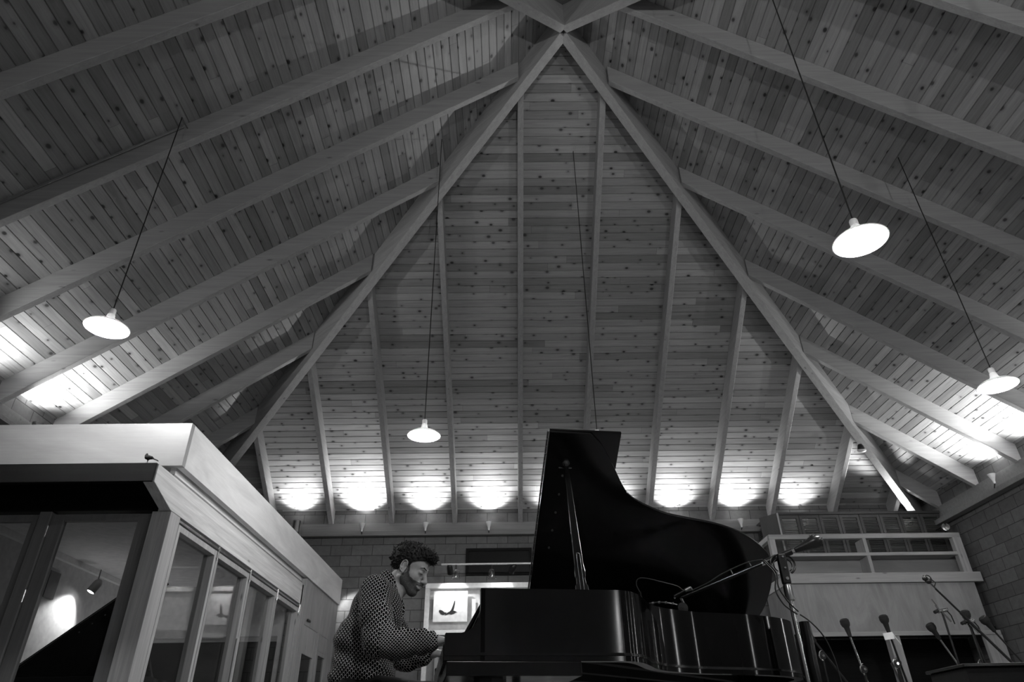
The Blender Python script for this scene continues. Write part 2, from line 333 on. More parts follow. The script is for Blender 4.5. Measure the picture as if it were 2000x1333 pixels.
def pendant(x, y, label, ztop, z=3.45, power=P_PEND):
    t = empty('pendant_lamp', (x, y, z), label=label, cat='pendant lamp', group='white enamel pendant lamps')
    MB().lathe([(a * .9, h) for a, h in [(.205, -.012), (.213, -.008), (.205, .0), (.16, .028), (.10, .052), (.055, .075), (.042, .095), (.036, .13), (.03, .135), (.0, .136), (.0, .128), (.03, .125), (.036, .09), (.05, .068), (.1, .045), (.16, .02), (.2, -.008), (.205, -.012)]], n=48).build('lamp_shade', SHADE, t, smooth=True)
    MB().lathe([(0, .135), (.027, .135), (.03, .15), (.03, .18), (.026, .19), (0, .192)], n=20).build('socket', 'white', t, smooth=True)
    MB().ball((0, 0, .02), .042, 16, (1, 1, 1.15)).build('bulb', BULB, t, smooth='all')
    MB().tube([(0, 0, .19), (0, 0, ztop - z)], .0055, 8).build('cord', 'cord', t)
    if x < -3: MB().tube([(0, 0, ztop - z - .004), (0, .155, ztop - z - .004)], .008, 8).build('hook', 'steel', t)
    l = bpy.data.lights.new('lamp', 'POINT'); l.energy = power; l.shadow_soft_size = .05; o = bpy.data.objects.new('lamp', l); COL.objects.link(o); o.parent = t; o.location = (0, 0, -.035)
    return t
tt = NT('translucent_enamel'); tt.out(.85, .35)
_tr = tt.n('ShaderNodeBsdfTranslucent'); _tr.inputs[0].default_value = (.8, .8, .8, 1); _mx = tt.n('ShaderNodeMixShader'); _mx.inputs[0].default_value = .22
tt.t.links.new(tt.b.outputs[0], _mx.inputs[1]); tt.t.links.new(_tr.outputs[0], _mx.inputs[2]); tt.t.links.new(_mx.outputs[0], tt.t.nodes['Material Output'].inputs[0])
SHADE = tt.m
def ztop(x, y): return AZ + DK - SL * max(abs(x - AX), abs(y - AY)) - .0
for x, y, lb, zt in ((-3.58, 5.12, 'white pendant lamp hanging on the left, above the glass booth', 6.40), (-.95, 7.18, 'white pendant lamp hanging in the middle, above the pianist', ztop(-.95, 7.18)),
                 (2.57, 3.78, 'largest, brightest pendant lamp, hanging on the right', ztop(2.57, 3.78)), (4.99, 6.07, 'white pendant lamp at the right edge of the picture', ztop(4.99, 6.07)),
                 (1.09, 7.53, 'pendant lamp hidden by the piano lid, only its cord seen', ztop(1.09, 7.53)),
                 (.6, .55, 'added pendant lamp outside the picture, directly above the camera', ztop(.6, .55)), (4.6, .9, 'added pendant lamp outside the picture, behind the camera to the right', ztop(4.6, .9))):  # unseen pair, added to light the pianist and the piano side
    pendant(x, y, lb, zt, z=3.626 if x < -3 else 3.45, power=P_PEND * 1)
mb = MB(); mb.lathe([(0, 0), (.05, 0), (.055, .012), (.055, .03), (.03, .045), (0, .045)], n=24)

# unseen tube sconces, added on the walls only to streak the piano rim
TUBE = emit('tube_glow', 13.0)
for x, y, nx, ny, lb in ((4.7, YF, 0, 1, 'added tube sconce on the wall behind the camera, left one'), (6.4, YF, 0, 1, 'added tube sconce on the wall behind the camera, right one'),
                         (XR, .6, -1, 0, 'added tube sconce on the right wall, nearest the camera'), (XR, 3.2, -1, 0, 'added tube sconce on the right wall, second from the camera'), (XR, 6.0, -1, 0, 'added tube sconce on the right wall, third from the camera')):
    t = empty('added_streak_lamp', (x, y, 1.25), label=lb, cat='added wall lamp', group='added tube sconces outside the picture')
    MB().tube([(nx * .07, ny * .07, .03), (nx * .07, ny * .07, .87)], .022, 16).build('tube', TUBE, t, smooth=True)
    b_ = MB(); b_.tube([(nx * .07, ny * .07, 0), (nx * .07, ny * .07, .03)], .028, 16); b_.tube([(nx * .07, ny * .07, .87), (nx * .07, ny * .07, .9)], .028, 16); b_.tube([(nx * .07, ny * .07, .015), (0, 0, .015)], .012, 8); b_.tube([(nx * .07, ny * .07, .885), (0, 0, .885)], .012, 8); b_.build('bracket', 'bm', t, smooth=True)
# ================================================================ GLASS BOOTH ON THE LEFT
def part(mb, name, mat, parent, **k):
    L = parent.matrix_world.translation if parent.parent is None else Vector((0, 0, 0))
    l = parent.location if parent.parent is None else (parent.location + parent.parent.location if parent.parent.parent is None else Vector())
    mb.v = [(q[0] - l[0], q[1] - l[1], q[2] - l[2]) for q in mb.v]
    return mb.build(name, mat, parent, **k)
def sub(mb, name, mat, par, off, **k):
    """a piece of a part whose own origin sits at off (world)"""
    mb.v = [(q[0] - off[0], q[1] - off[1], q[2] - off[2]) for q in mb.v]; return mb.build(name, mat, par, **k)
BX = -3.0
booth = empty('glass_booth', (BX, 6.0, 0), label='plywood and glass sound booth on the left with a small bird on its ledge', cat='booth')
BL = (BX, 6.0, 0)
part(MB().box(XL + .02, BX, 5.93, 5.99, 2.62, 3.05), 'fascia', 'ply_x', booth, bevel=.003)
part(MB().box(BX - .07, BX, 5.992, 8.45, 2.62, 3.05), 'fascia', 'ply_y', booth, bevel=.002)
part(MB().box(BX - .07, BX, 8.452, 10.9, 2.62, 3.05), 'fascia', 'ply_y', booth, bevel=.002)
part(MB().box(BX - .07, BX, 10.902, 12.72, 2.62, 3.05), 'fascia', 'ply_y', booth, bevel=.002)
part(MB().box(XL + .02, BX - .08, 5.99, 12.7, 2.50, 2.56), 'roof_deck', 'grey', booth)
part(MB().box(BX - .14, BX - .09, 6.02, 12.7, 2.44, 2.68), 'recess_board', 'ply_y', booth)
_h = MB(); _h.prism([(5.57, 2.50), (5.57, 2.34), (5.97, 2.215), (10.42, 2.215), (10.42, 2.50)], BX - .12, BX - .02, lambda y, z, x: (x, y, z)); part(_h, 'header_beam', 'wood_y', booth, bevel=.004)
part(MB().box(XL + .02, BX - .03, 5.545, 5.568, 2.335, 2.50), 'valance', 'dark_x', booth, bevel=.002, label='dark board the small bird stands on')
part(MB().box(XL + .02, BX - .121, 5.57, 6.0, 2.475, 2.50), 'soffit', 'dark_x', booth)
part(MB().box(XL + .02, BX - .2, 6.0, 6.1, 2.225, 2.475), 'header_beam', 'dark_x', booth)
# corner post, front frames and doors
part(MB().box(BX - .19, BX - .02, 5.99, 6.19, 0, 2.212), 'corner_post', 'wood_z', booth, bevel=.004)
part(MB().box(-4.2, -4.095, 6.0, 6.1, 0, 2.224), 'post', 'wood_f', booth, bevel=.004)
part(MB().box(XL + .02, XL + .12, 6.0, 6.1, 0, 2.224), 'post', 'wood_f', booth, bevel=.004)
def framed(name, lo, hi, z0, z1, plane, depth, st, tr, axis, parent, lbl=None, glassy=True, mat='wood_z'):
    """framed pane: lo..hi along axis at plane (other axis), with stiles st wide"""
    b = (lambda a0, a1, d0, d1, za, zb: (a0, a1, plane + d0, plane + d1, za, zb)) if axis == 'x' else (lambda a0, a1, d0, d1, za, zb: (plane + d0, plane + d1, a0, a1, za, zb))
    c = Vector(((lo + hi) / 2, plane, z0)) if axis == 'x' else Vector((plane, (lo + hi) / 2, z0))
    pc = parent.location
    f = MB(); f.box(*b(lo, lo + st, 0, depth, z0, z1)); f.box(*b(hi - st, hi, 0, depth, z0, z1)); f.box(*b(lo + st, hi - st, .002, depth - .002, z1 - tr, z1)); f.box(*b(lo + st, hi - st, .002, depth - .002, z0, z0 + tr * 1.4))
    f.v = [(q[0] - c.x, q[1] - c.y, q[2] - c.z) for q in f.v]
    o = f.build(name, mat, parent, bevel=.003); o.location = c - pc
    if lbl: o['label'] = lbl
    g = MB().box(*b(lo + st - .01, hi - st + .01, depth * .35, depth * .35 + .006, z0 + tr, z1 - tr + .01)); g.v = [(q[0] - c.x, q[1] - c.y, q[2] - c.z) for q in g.v]
    g.build('glass_pane', 'glass', o)
    return o, c
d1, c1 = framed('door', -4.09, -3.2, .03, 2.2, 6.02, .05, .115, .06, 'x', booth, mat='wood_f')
for z in (.4, 1.45, 2.0):
    h = MB(); h.tube([(-4.097, 6.012, z), (-4.097, 6.012, z + .1)], .008, 10)
    for q in (.0, .033, .066): h.tube([(-4.097, 6.012, z + q + .003), (-4.097, 6.012, z + q + .03)], .0105, 10)
    sub(h, 'hinge', 'metal', d1, c1, smooth=True)
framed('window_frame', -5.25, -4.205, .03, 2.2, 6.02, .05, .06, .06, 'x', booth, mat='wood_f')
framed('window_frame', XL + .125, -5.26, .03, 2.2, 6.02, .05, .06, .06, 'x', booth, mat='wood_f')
DY = [6.2, 7.17, 8.19, 9.27, 10.34]
for i in range(4):
    d, c = framed('folding_door', DY[i] + .006, DY[i + 1] - .006, .02, 2.155, BX - .14, .115, .05, .055, 'y', booth)
    y = DY[i + 1]
    k = MB(); k.tube([(BX - .012, y, 2.06), (BX - .012, y, 2.2)], .009, 10); k.box(BX - .024, BX - .016, y - .03, y + .03, 2.08, 2.15); sub(k, 'hinge', 'metal', d, c, smooth=True)
    if i in (1,): sub(MB().box(BX - .02, BX - .002, y - .06, y + .0, .8, 1.45), 'pull_bar', 'wood_z', d, c, bevel=.004)
part(MB().box(BX - .09, BX - .03, 6.19, 10.36, 2.175, 2.196), 'door_track', 'steel', booth)
part(MB().box(BX - .14, BX - .02, 10.36, 10.5, 0, 2.49), 'post', 'wood_z', booth, bevel=.004)
part(MB().box(BX - .14, BX - .004, 10.5, 10.66, 0, 2.6), 'post', 'wood_z', booth, bevel=.004)
part(MB().box(BX - .08, BX - .03, 10.66, 12.72, 2.0, 2.62), 'wall_panel', 'ply_z', booth)
part(MB().box(BX - .08, BX - .031, 12.25, 12.72, 0, 1.998), 'wall_panel', 'ply_z', booth)
dd, dc = framed('door', 10.68, 11.55, .02, 1.99, BX - .06, .04, .12, .38, 'y', booth)
sub(MB().box(BX - .02, BX + .0, 10.85, 11.0, 2.06, 2.09), 'door_closer', 'bm', dd, dc, bevel=.004)
part(MB().box(BX - .08, BX - .0, 11.56, 11.66, 0, 1.995), 'post', 'wood_z', booth, bevel=.003)
framed('window_frame', 11.67, 12.24, .02, 1.75, BX - .06, .04, .05, .06, 'y', booth)
part(MB().box(BX - .08, BX - .035, 11.67, 12.24, 1.76, 1.998), 'wall_panel', 'ply_z', booth)
# inside of the booth
part(MB().box(XL + .02, BX - .2, 6.11, 10.36, 2.455, 2.49), 'ceiling_panel', 'plaster', booth)
part(MB().box(-5.50, -5.44, 6.11, 10.36, 0, 2.45), 'inner_wall', 'plaster', booth)
part(MB().box(XL + .06, BX - .2, 10.30, 10.36, 0, 2.45), 'inner_wall', 'plaster', booth)
part(MB().box(-5.43, BX - .25, 10.27, 10.3, 0, 1.70), 'wainscot', 'dark_x', booth)
part(MB().box(-5.43, BX - .25, 10.24, 10.3, 1.70, 1.77), 'wainscot_rail', 'wood_x', booth)
rail = tag(MB().box(-5.44, -5.38, 6.2, 10.2, 2.39, 2.453).build('lamp_track', 'white'), 'white lamp track under the ceiling inside the glass booth', 'track')
def track_spot(loc, to, label, power, grp='track spots inside the glass booth', mat='steel', z=2.4, ang=70):
    loc = Vector(loc); d = (Vector(to) - loc).normalized(); t = empty('track_spot', loc, label=label, cat='spot lamp', group=grp)
    MB().lathe([(0, -.06), (.03, -.06), (.05, -.03), (.055, .0), (.055, .11), (.048, .11), (.048, .05), (0, .05)], (0, 0, 0), d, 24).build('lamp_housing', mat, t, smooth=True)
    MB().lathe([(0, .085), (.047, .085)], (0, 0, 0), d, 24).build('lens', GLOW, t)
    MB().tube([(0, 0, .02), (0, 0, z - loc.z)], .008, 8).build('stem', mat, t)
    spot('lamp', d * .125, d, power, ang, .4, .04, t); return t
track_spot((-5.22, 8.95, 2.22), (-5.44, 8.75, 1.6), 'round spot lamp glowing inside the glass booth above the dark piano lid', P_BOOTH, ang=100)
fl = empty('booth_fill_lamp', (-4.9, 9.75, 0), label='added low fill lamp inside the glass booth, hidden behind the piano', cat='floor lamp')  # unseen lamp, added to brighten the booth interior
MB().lathe([(0, 0), (.13, 0), (.13, .015), (.012, .03), (.012, .80), (.03, .82), (.10, .93), (.095, .93), (.02, .83), (0, .83)], n=28).build('stand', 'bm', fl, smooth=True)
spot('lamp', (0, 0, .92), (-.1, -.35, 1.9), 8, 150, .8, .06, fl)
tag(MB().box(-5.438, -5.425, 8.3, 8.5, 1.95, 2.25).build('acoustic_tile', 'grey'), 'small grey square hung on the wall inside the glass booth', 'panel')

# small bird standing on the booth's dark ledge
bz = 2.5; bp = (-3.12, 5.557, bz)
bird = empty('bird_figurine', bp, label='tiny dark bird with raised beak standing on the booth ledge', cat='bird figurine')
# ================================================================ LOUVRED LOFT AND SHELF ON THE RIGHT
loft = empty('wooden_loft', (6.4, 12.0, 0), label='plywood enclosure with open shelf and dark louvred shutters in the far right corner', cat='enclosure')
part(MB().box(4.80, 7.98, 12.0, 12.04, 1.97, 2.735), 'front_panel', 'ply_z', loft)
part(MB().box(4.78, 4.80, 12.0, 13.1, 1.97, 2.735), 'side_panel', 'ply_z', loft)
part(MB().box(4.76, 8.12, 11.955, 12.05, 2.74, 2.90), 'band_rail', 'wood_x', loft, bevel=.004)
part(MB().box(4.76, 4.85, 12.051, 13.1, 2.74, 2.90), 'band_rail', 'wood_y', loft, bevel=.004)
part(MB().box(4.80, 8.1, 11.96, 12.03, 1.90, 1.965), 'lower_rail', 'wood_x', loft, bevel=.003)
part(MB().box(4.62, 8.02, 12.0, 12.08, 3.50, 3.585), 'shelf_rail', 'wood_x', loft, bevel=.004)
part(MB().box(4.62, 4.70, 12.081, 13.1, 3.50, 3.585), 'shelf_rail', 'wood_y', loft, bevel=.004)
part(MB().box(4.70, 7.87, 12.0, 12.28, 3.20, 3.255), 'shelf_board', 'wood_x', loft, bevel=.003)
for x0, x1 in ((4.62, 4.72), (7.87, 8.02)): part(MB().box(x0, x1, 12.0, 12.1, 2.90, 3.50), 'stile', 'wood_z', loft, bevel=.003)
part(MB().box(6.27, 6.33, 12.0, 12.3, 3.255, 3.50), 'divider', 'wood_z', loft, bevel=.003)
part(MB().box(6.27, 6.33, 12.0, 12.3, 2.90, 3.198), 'divider', 'wood_z', loft, bevel=.003)
part(MB().box(4.72, 8.02, 12.31, 12.33, 2.905, 3.25), 'back_panel', 'ply_x', loft)
part(MB().box(4.79, 4.95, 12.0, 12.12, 0, 1.90), 'post', 'wood_z', loft, bevel=.004)
part(MB().box(6.24, 6.42, 11.98, 12.12, 0, 1.90), 'post', 'wood_z', loft, bevel=.004)
part(MB().box(7.82, 8.12, 11.98, 12.06, 0, 1.90), 'post', 'wood_z', loft, bevel=.004)
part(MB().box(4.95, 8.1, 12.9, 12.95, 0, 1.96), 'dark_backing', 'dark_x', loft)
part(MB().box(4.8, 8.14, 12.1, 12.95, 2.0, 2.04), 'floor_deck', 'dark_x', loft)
def shutter(p0, p1, z0, z1, parent):
    """louvred leaf between two plan points"""
    p0, p1 = Vector((*p0, 0)), Vector((*p1, 0)); d = (p1 - p0).normalized(); n = Vector((-d.y, d.x, 0)); mb = MB(); wd = (p1 - p0).length
    def bx(a0, a1, za, zb, t=.03):
        q = [p0 + d * a0, p0 + d * a1, p0 + d * a1 + n * t, p0 + d * a0 + n * t]; mb.add([(v.x, v.y, za) for v in q] + [(v.x, v.y, zb) for v in q], [(0, 3, 2, 1), (4, 5, 6, 7), (0, 1, 5, 4), (1, 2, 6, 5), (2, 3, 7, 6), (3, 0, 4, 7)])
    st = .05; bx(0, st, z0, z1); bx(wd - st, wd, z0, z1); bx(st, wd - st, z0, z0 + .06); bx(st, wd - st, z1 - .06, z1)
    k = int((z1 - z0 - .14) / .032)
    for i in range(k):
        z = z0 + .075 + i * .032; a, b_ = p0 + d * st, p0 + d * (wd - st)
        mb.add([(a.x, a.y, z), (b_.x, b_.y, z), (b_.x + n.x * .028, b_.y + n.y * .028, z + .026), (a.x + n.x * .028, a.y + n.y * .028, z + .026),
                (a.x, a.y, z + .005), (b_.x, b_.y, z + .005), (b_.x + n.x * .028, b_.y + n.y * .028, z + .031), (a.x + n.x * .028, a.y + n.y * .028, z + .031)], [(0, 3, 2, 1), (4, 5, 6, 7), (0, 1, 5, 4), (1, 2, 6, 5), (2, 3, 7, 6), (3, 0, 4, 7)])
    return part(mb, 'louvred_shutter', 'shutter', parent)
xs = [5.08 + i * .378 for i in range(9)]
for i in range(8): shutter((xs[i], 12.5), (xs[i + 1] - .008, 12.5), 3.27, 4.08, loft)
for y0 in (12.82,): shutter((4.86, y0 + .3), (4.86, y0), 3.27, 4.08, loft)
part(MB().prism([(5.05, 12.49), (5.05, 12.52), (4.84, 12.82), (4.82, 12.80)], 3.26, 4.12), 'corner_board', 'dark_z', loft)
part(MB().box(5.045, 5.075, 12.485, 12.53, 3.26, 4.12), 'post', 'wood_z', loft)
part(MB().box(5.08, 8.14, 12.48, 12.56, 4.085, 4.13), 'top_rail', 'shutter', loft)
cs = empty('corner_spot', (7.93, 12.2, 3.74), label='small unlit spot lamp at the right end of the louvred shutters', cat='spot lamp')
MB().lathe([(0, -.05), (.03, -.05), (.04, 0), (.06, .06), (.065, .07), (.055, .06), (.0, .02)], (0, 0, 0), (-.3, -.9, -.2), 20).build('lamp_housing', 'metal', cs, smooth=True)
MB().tube([(0, .02, 0), (.0, .1, .02), (0, .28, .02)], .01, 8).build('bracket', 'bm', cs)
# round white lamp screwed to the right hip beam, with the bright beam strip below it lit from the corner
hl = empty('hip_beam_lamp', (6.44, 11.48, 4.93), label='small round white lamp fixed under the right hip beam', cat='lamp')
MB().lathe([(0, .0), (.055, .0), (.06, .02), (.05, .06), (.035, .09), (0, .10)], (0, 0, .04), (0, 0, 1), 24).build('base', 'bm', hl, smooth=True)
MB().lathe([(0, -.02), (.03, -.02), (.06, -.01), (.075, .01), (.07, .035), (.0, .04)], (0, 0, 0), (0, -.3, 1), 24).build('ring', 'white', hl, smooth=True)
MB().lathe([(0, -.024), (.028, -.024)], (0, 0, 0), (0, -.3, 1), 24).build('lens', 'steel', hl)
_c = uplight((7.72, 12.74, 4.02), (-.5, -.5, .42), 'uplight hidden behind the louvred shutters in the far right corner', style='cone', power=P_UP * 2.2, angle=60)

MB().tube([(0, 0, .0), (0, YB - .06 - 12.74, -.03)], .012, 8).build('wall_bracket', 'bm', _c)

# ================================================================ BACK WALL: HIGH WINDOW, LIT DISPLAY, TRACK WITH BELL LAMPS
win = MB(); win.box(-.80, .46, YB - .05, YB, 3.20, 3.25); win.box(-.80, .46, YB - .05, YB, 3.65, 3.70); win.box(-.80, -.75, YB - .05, YB, 3.25, 3.65); win.box(.41, .46, YB - .05, YB, 3.25, 3.65)
w1 = struct('window_1', win, 'dark_x'); MB().box(-.75, .41, YB - .02, YB - .012, 3.25, 3.65).build('window_pane', plain('dark_window_glass', .01, .15), w1)
ds = empty('display_case', (-.45, 12.9, 0), label='tall white framed display case glowing on the far wall behind the pianist hands', cat='display case')
part(MB().box(-1.5, .7, YB - .05, YB - .03, 1.0, 3.0), 'back_board', 'plaster', ds)
part(MB().box(-1.52, .72, 12.98, YB - .03, 2.94, 3.03), 'top_rail', 'wood_w' if 'wood_w' in M else 'white', ds, bevel=.004)
part(MB().box(-1.52, -1.44, 12.98, YB - .03, 0, 2.938), 'stile', 'white', ds, bevel=.004)
part(MB().box(.64, .72, 12.98, YB - .03, 0, 2.938), 'stile', 'white', ds, bevel=.004)
part(MB().box(-1.44, .64, 12.96, YB - .06, 2.14, 2.22), 'ledge', 'white', ds, bevel=.004)
part(MB().box(-1.30, -1.24, 12.99, YB - .06, 0, 2.138), 'mullion', 'wood_z', ds, bevel=.003)
part(MB().box(-1.44, .64, 13.08, YB - .055, 0, 2.135), 'lower_panel', 'grey', ds)
pic = empty('bird_picture', (-1.05, 13.0, 2.36), label='square white canvas with a dark bird taking flight', cat='picture')
MB().box(-.31, .31, -.02, .02, 0, .53).build('canvas', 'white', pic, bevel=.003)
bb = MB()
def flat(poly, t=.003, y=-.022): bb.prism(poly, y - t, y, lambda x, z, yy: (x, yy, z))
flat([(-.02, .13), (.02, .12), (.07, .135), (.1, .155), (.125, .16), (.1, .175), (.075, .185), (.045, .19), (-.0, .18), (-.05, .155), (-.10, .115), (-.085, .11)])   # body, head and beak
flat([(-.01, .17), (.02, .21), (.05, .29), (.07, .355), (.085, .36), (.082, .31), (.07, .24), (.055, .18)])     # raised wing
flat([(-.06, .155), (-.1, .16), (-.15, .195), (-.19, .205), (-.205, .19), (-.2, .165), (-.17, .13), (-.13, .115), (-.08, .13)])   # spread wing
bb.build('bird_print', 'black', pic)
for x, w_, z0, lb in ((-1.405, .07, 2.42, 'narrow grey ruled sheet left of the bird picture'), (-.63, .07, 2.42, 'narrow white sheet directly right of the bird picture'), (-.52, .06, 2.42, 'second white sheet to the right of the bird picture, by the piano')):
    tag(MB().box(x - w_ / 2, x + w_ / 2, 13.06, 13.07, z0, z0 + .34).build('paper_sheet', 'grey' if x < -1 else 'white'), lb, 'paper sheet', 'sheets on the display board')
tr = tag(MB().box(-1.2, 1.0, 12.5, 12.54, 3.245, 3.27).box(-1.1, -1.07, 12.54, YB, 3.25, 3.265).box(.8, .83, 12.54, YB, 3.25, 3.265).build('bell_lamp_track', 'steel'), 'thin steel track carrying two glass bell lamps below the dark window', 'track')
for x, lb in ((-.93, 'glass bell lamp above the bird picture'), (-.29, 'glass bell lamp nearer the piano lid')):
    t = empty('bell_lamp', (x, 12.52, 3.0), label=lb, cat='lamp', group='bell lamps on the far wall track')
    MB().lathe([(.085, 0), (.082, .01), (.068, .03), (.064, .08), (.06, .12), (.045, .155), (.02, .17), (0, .172)], n=32).build('glass_bell', glass('bell_glass', .03, 2.2), t, smooth=True)
    MB().lathe([(0, .03), (.02, .035), (.024, .07), (.018, .10), (.012, .13), (0, .135)], n=16).build('bulb', 'metal', t, smooth=True)
    MB().tube([(0, 0, .17), (0, 0, .245)], .009, 8).build('stem', 'bm', t)
track_spot((-1.05, 12.55, 3.2), (-1.0, 13.1, 2.66), 'small spot lamp lighting the bird picture from above', 12, 'spots over the display case', 'bm', 3.245, 85)
track_spot((.1, 12.55, 3.2), (-.3, 13.1, 2.6), 'small spot lamp lighting the right half of the display case', 6, 'spots over the display case', 'bm', 3.245, 85)
_w = track_spot((-3.25, 12.86, 2.98), (-2.5, 13.18, 2.3), 'spot lamp hidden behind the booth end lighting the block wall', 16, 'wall washers', 'bm', 3.05, 100)
MB().tube([(0, 0, .06), (0, YB - 12.86, .06)], .01, 8).build('wall_bracket', 'bm', _w)

# conduit along the left rafter that ends at the pendant cord
tag(MB().tube([(-3.62, 5.258, 6.40), (-6.0, 5.258, 4.737)], .01, 8).build('conduit', 'steel'), 'thin metal conduit running along a left rafter to the pendant cord', 'conduit')
# ================================================================ GRAND PIANO
def gloss(name, g, rough):
    t = NT(name); n = t.noise(t.obj(), 5, 4, .6); c = t.f('MULTIPLY', t.ramp(n, .3, .7, .8, 1.2), g)
    t.b.inputs['Coat Weight'].default_value = .0; t.b.inputs['Coat Roughness'].default_value = .05
    return t.out(t.grey(c), t.ramp(n, .3, .7, rough * .8, rough * 1.3))
M['shadow_black'] = plain('underside_shade_black', .003, .9)  # shade under the piano put into the colour of its braces
M['ebony'] = gloss('polished_black_lacquer', .003, .14)
def brushed():
    t = NT('vertically_rubbed_lacquer'); t.b.inputs['Anisotropic'].default_value = .95; tg = t.n('ShaderNodeTangent', direction_type='RADIAL', axis='Z'); t.t.links.new(tg.outputs[0], t.b.inputs['Tangent']); t.b.inputs['Anisotropic Rotation'].default_value = ANI
    n = t.noise(t.obj(), 5, 4, .6); return t.out(.0015, t.ramp(n, .3, .7, .09, .13), Specular_IOR_Level=.45)
ANI = 0.25
M['rubbed'] = brushed(); M['satin'] = gloss('worn_black_lacquer', .003, .2); M['ivory'] = plain('ivory_key', .75, .3)
M['brass'] = plain('brass', .45, .25, 1.0); M['iron'] = plain('piano_iron_plate', .012, .6, 0)
PZ = .97; WD = 1.48
CURVE = [(.82, 0), (.88, .025), (.94, .09), (1.0, .19), (1.07, .315), (1.14, .40), (1.23, .465), (1.37, .53), (1.52, .565), (1.72, .60), (1.9, .665), (2.03, .745), (2.12, .84), (2.165, .95), (2.18, 1.10), (2.165, 1.25), (2.11, 1.38), (2.0, 1.455), (1.88, WD)]
def smooth_curve(P, n=6):
    out = []
    for i in range(len(P) - 1):
        p0, p1, p2, p3 = P[max(i - 1, 0)], P[i], P[i + 1], P[min(i + 2, len(P) - 1)]
        for k in range(n):
            t = k / n; out.append(tuple(.5 * (2 * p1[a] + (p2[a] - p0[a]) * t + (2 * p0[a] - 5 * p1[a] + 4 * p2[a] - p3[a]) * t * t + (3 * p1[a] - p0[a] - 3 * p2[a] + p3[a]) * t ** 3) for a in range(len(p1))))
    return out + [P[-1]]
CV = smooth_curve(CURVE, 5)
def offset(P, d):
    out = []
    for i, p in enumerate(P):
        a, b = Vector(P[max(i - 1, 0)]), Vector(P[min(i + 1, len(P) - 1)]); t = (b - a).normalized(); out.append((p[0] - t.y * d, p[1] + t.x * d))
    return out
def make_piano():
    p = empty('grand_piano', (-.285, 3.28, 0), math.radians(7.2))
    OUT = [(.16, 0)] + CV + [(.16, WD)]; INN = [(.16, .05)] + offset(CV, .05)[:-1] + [(1.86, WD - .05), (.16, WD - .05)]
    mb = MB(); n = len(OUT); zs = [(OUT, .66), (OUT, PZ), (INN, PZ), (INN, .66)]
    # a ledge moulding runs round the foot of the rim
    mb.add([(x, y, z) for P_, z in zs for x, y in P_], [((r % 4) * n + i, (r % 4) * n + i + 1, ((r + 1) % 4) * n + i + 1, ((r + 1) % 4) * n + i) for r in range(4) for i in range(n - 1)])
    mb.build('rim', 'rubbed', p, smooth=True)
    mb = MB(); O2 = [(0, -.006)] + [(.82, -.006)] + offset(CV, -.006)[1:-1] + [(1.88, WD + .006), (0, WD + .006)]; n = len(O2); O3 = [(0, .0)] + [(.82, 0)] + CV[1:-1] + [(1.88, WD), (0, WD)]
    zs = [(O2, .682), (O2, .694), (O3, .694), (O3, .682)]
    mb.add([(x, y, z) for P_, z in zs for x, y in P_], [((r % 4) * n + i, (r % 4) * n + i + 1, ((r + 1) % 4) * n + i + 1, ((r + 1) % 4) * n + i) for r in range(4) for i in range(n - 1)])
    mb.build('rim_moulding', 'satin', p)
    arm = smooth_curve([(.0, .662), (.0, .663)], 1)[:1] + [(0, .770), (.004, .775), (.075, .776), (.10, .782), (.122, .797), (.140, .818), (.152, .842), (.158, .87), (.160, .90), (.1595, PZ), (.18, PZ), (.18, .662)]
    for v0 in (0, WD - .05): MB().prism(arm, v0, v0 + .05, lambda x, z, y: (x, y, z)).build('arm', 'satin', p, smooth=True)
    MB().box(.155, .21, .05, WD - .05, .80, .972).build('stretcher', 'ebony', p) if False else None
    MB().box(.01, .62, .002, WD - .002, .60, .66).build('keybed', 'satin', p, bevel=.004)
    MB().box(-.004, .022, .05, WD - .05, .655, .735).build('key_slip', 'ebony', p, bevel=.003)
    for v0 in (.05, WD - .13): MB().box(.022, .165, v0, v0 + .08, .66, .755).build('key_block', 'ebony', p, bevel=.004)
    kw = (WD - .26) / 52; wk = MB().box(.025, .172, .0006, kw - .0006, .70, .738).build('white_key', 'ivory', p, bevel=.001); wk.location = (0, .13, 0)
    bk = MB().box(.075, .172, -.005, .005, .72, .750).build('black_key', 'black', p, bevel=.002); bk.location = (0, .13 + kw, 0)
    for i in range(1, 52):
        c = wk.copy(); COL.objects.link(c); c.location = (0, .13 + i * kw, 0)
        # counted from the treble end: c b a g f e d
        if i % 7 not in (1, 5) and i < 51:
            c = bk.copy(); COL.objects.link(c); c.location = (0, .13 + (i + 1) * kw, 0)
    MB().prism([(.172, .74), (.182, .74), (.212, .86), (.20, .865)], .05, WD - .05, lambda x, z, y: (x, y, z)).build('fallboard', 'ebony', p, bevel=.002)
    MB().prism([(.10, .790), (.112, .786), (.30, .84), (.30, .85)], .16, WD - .16, lambda x, z, y: (x, y, z)).build('desk_shelf', 'satin', p)
    d = MB().prism([(.098, .805), (.112, .800), (.200, .955), (.188, .962)], .20, WD - .20, lambda x, z, y: (x, y, z)).build('music_desk', 'satin', p, bevel=.003)
    MB().prism([(.05, .795), (.10, .795), (.104, .808), (.068, .806), (.058, .818), (.048, .812)], .30, WD - .30, lambda x, z, y: (x, y, z)).build('ledge', 'satin', d)
    MB().prism([(.20, .86), (.215, .86), (.215, .965), (.20, .965)], .05, WD - .05, lambda x, z, y: (x, y, z)).build('pin_block', 'ebony', p)
    ins = [(.22, .06)] + offset(CV, .06)[:-1] + [(1.84, WD - .06), (.22, WD - .06)]
    MB().prism(ins, .84, .85).build('soundboard', 'dark_x', p)
    MB().prism([((x - 1) * .96 + 1, (y - .8) * .94 + .8) for x, y in ins], .87, .885).build('iron_plate', 'iron', p, bevel=.004)
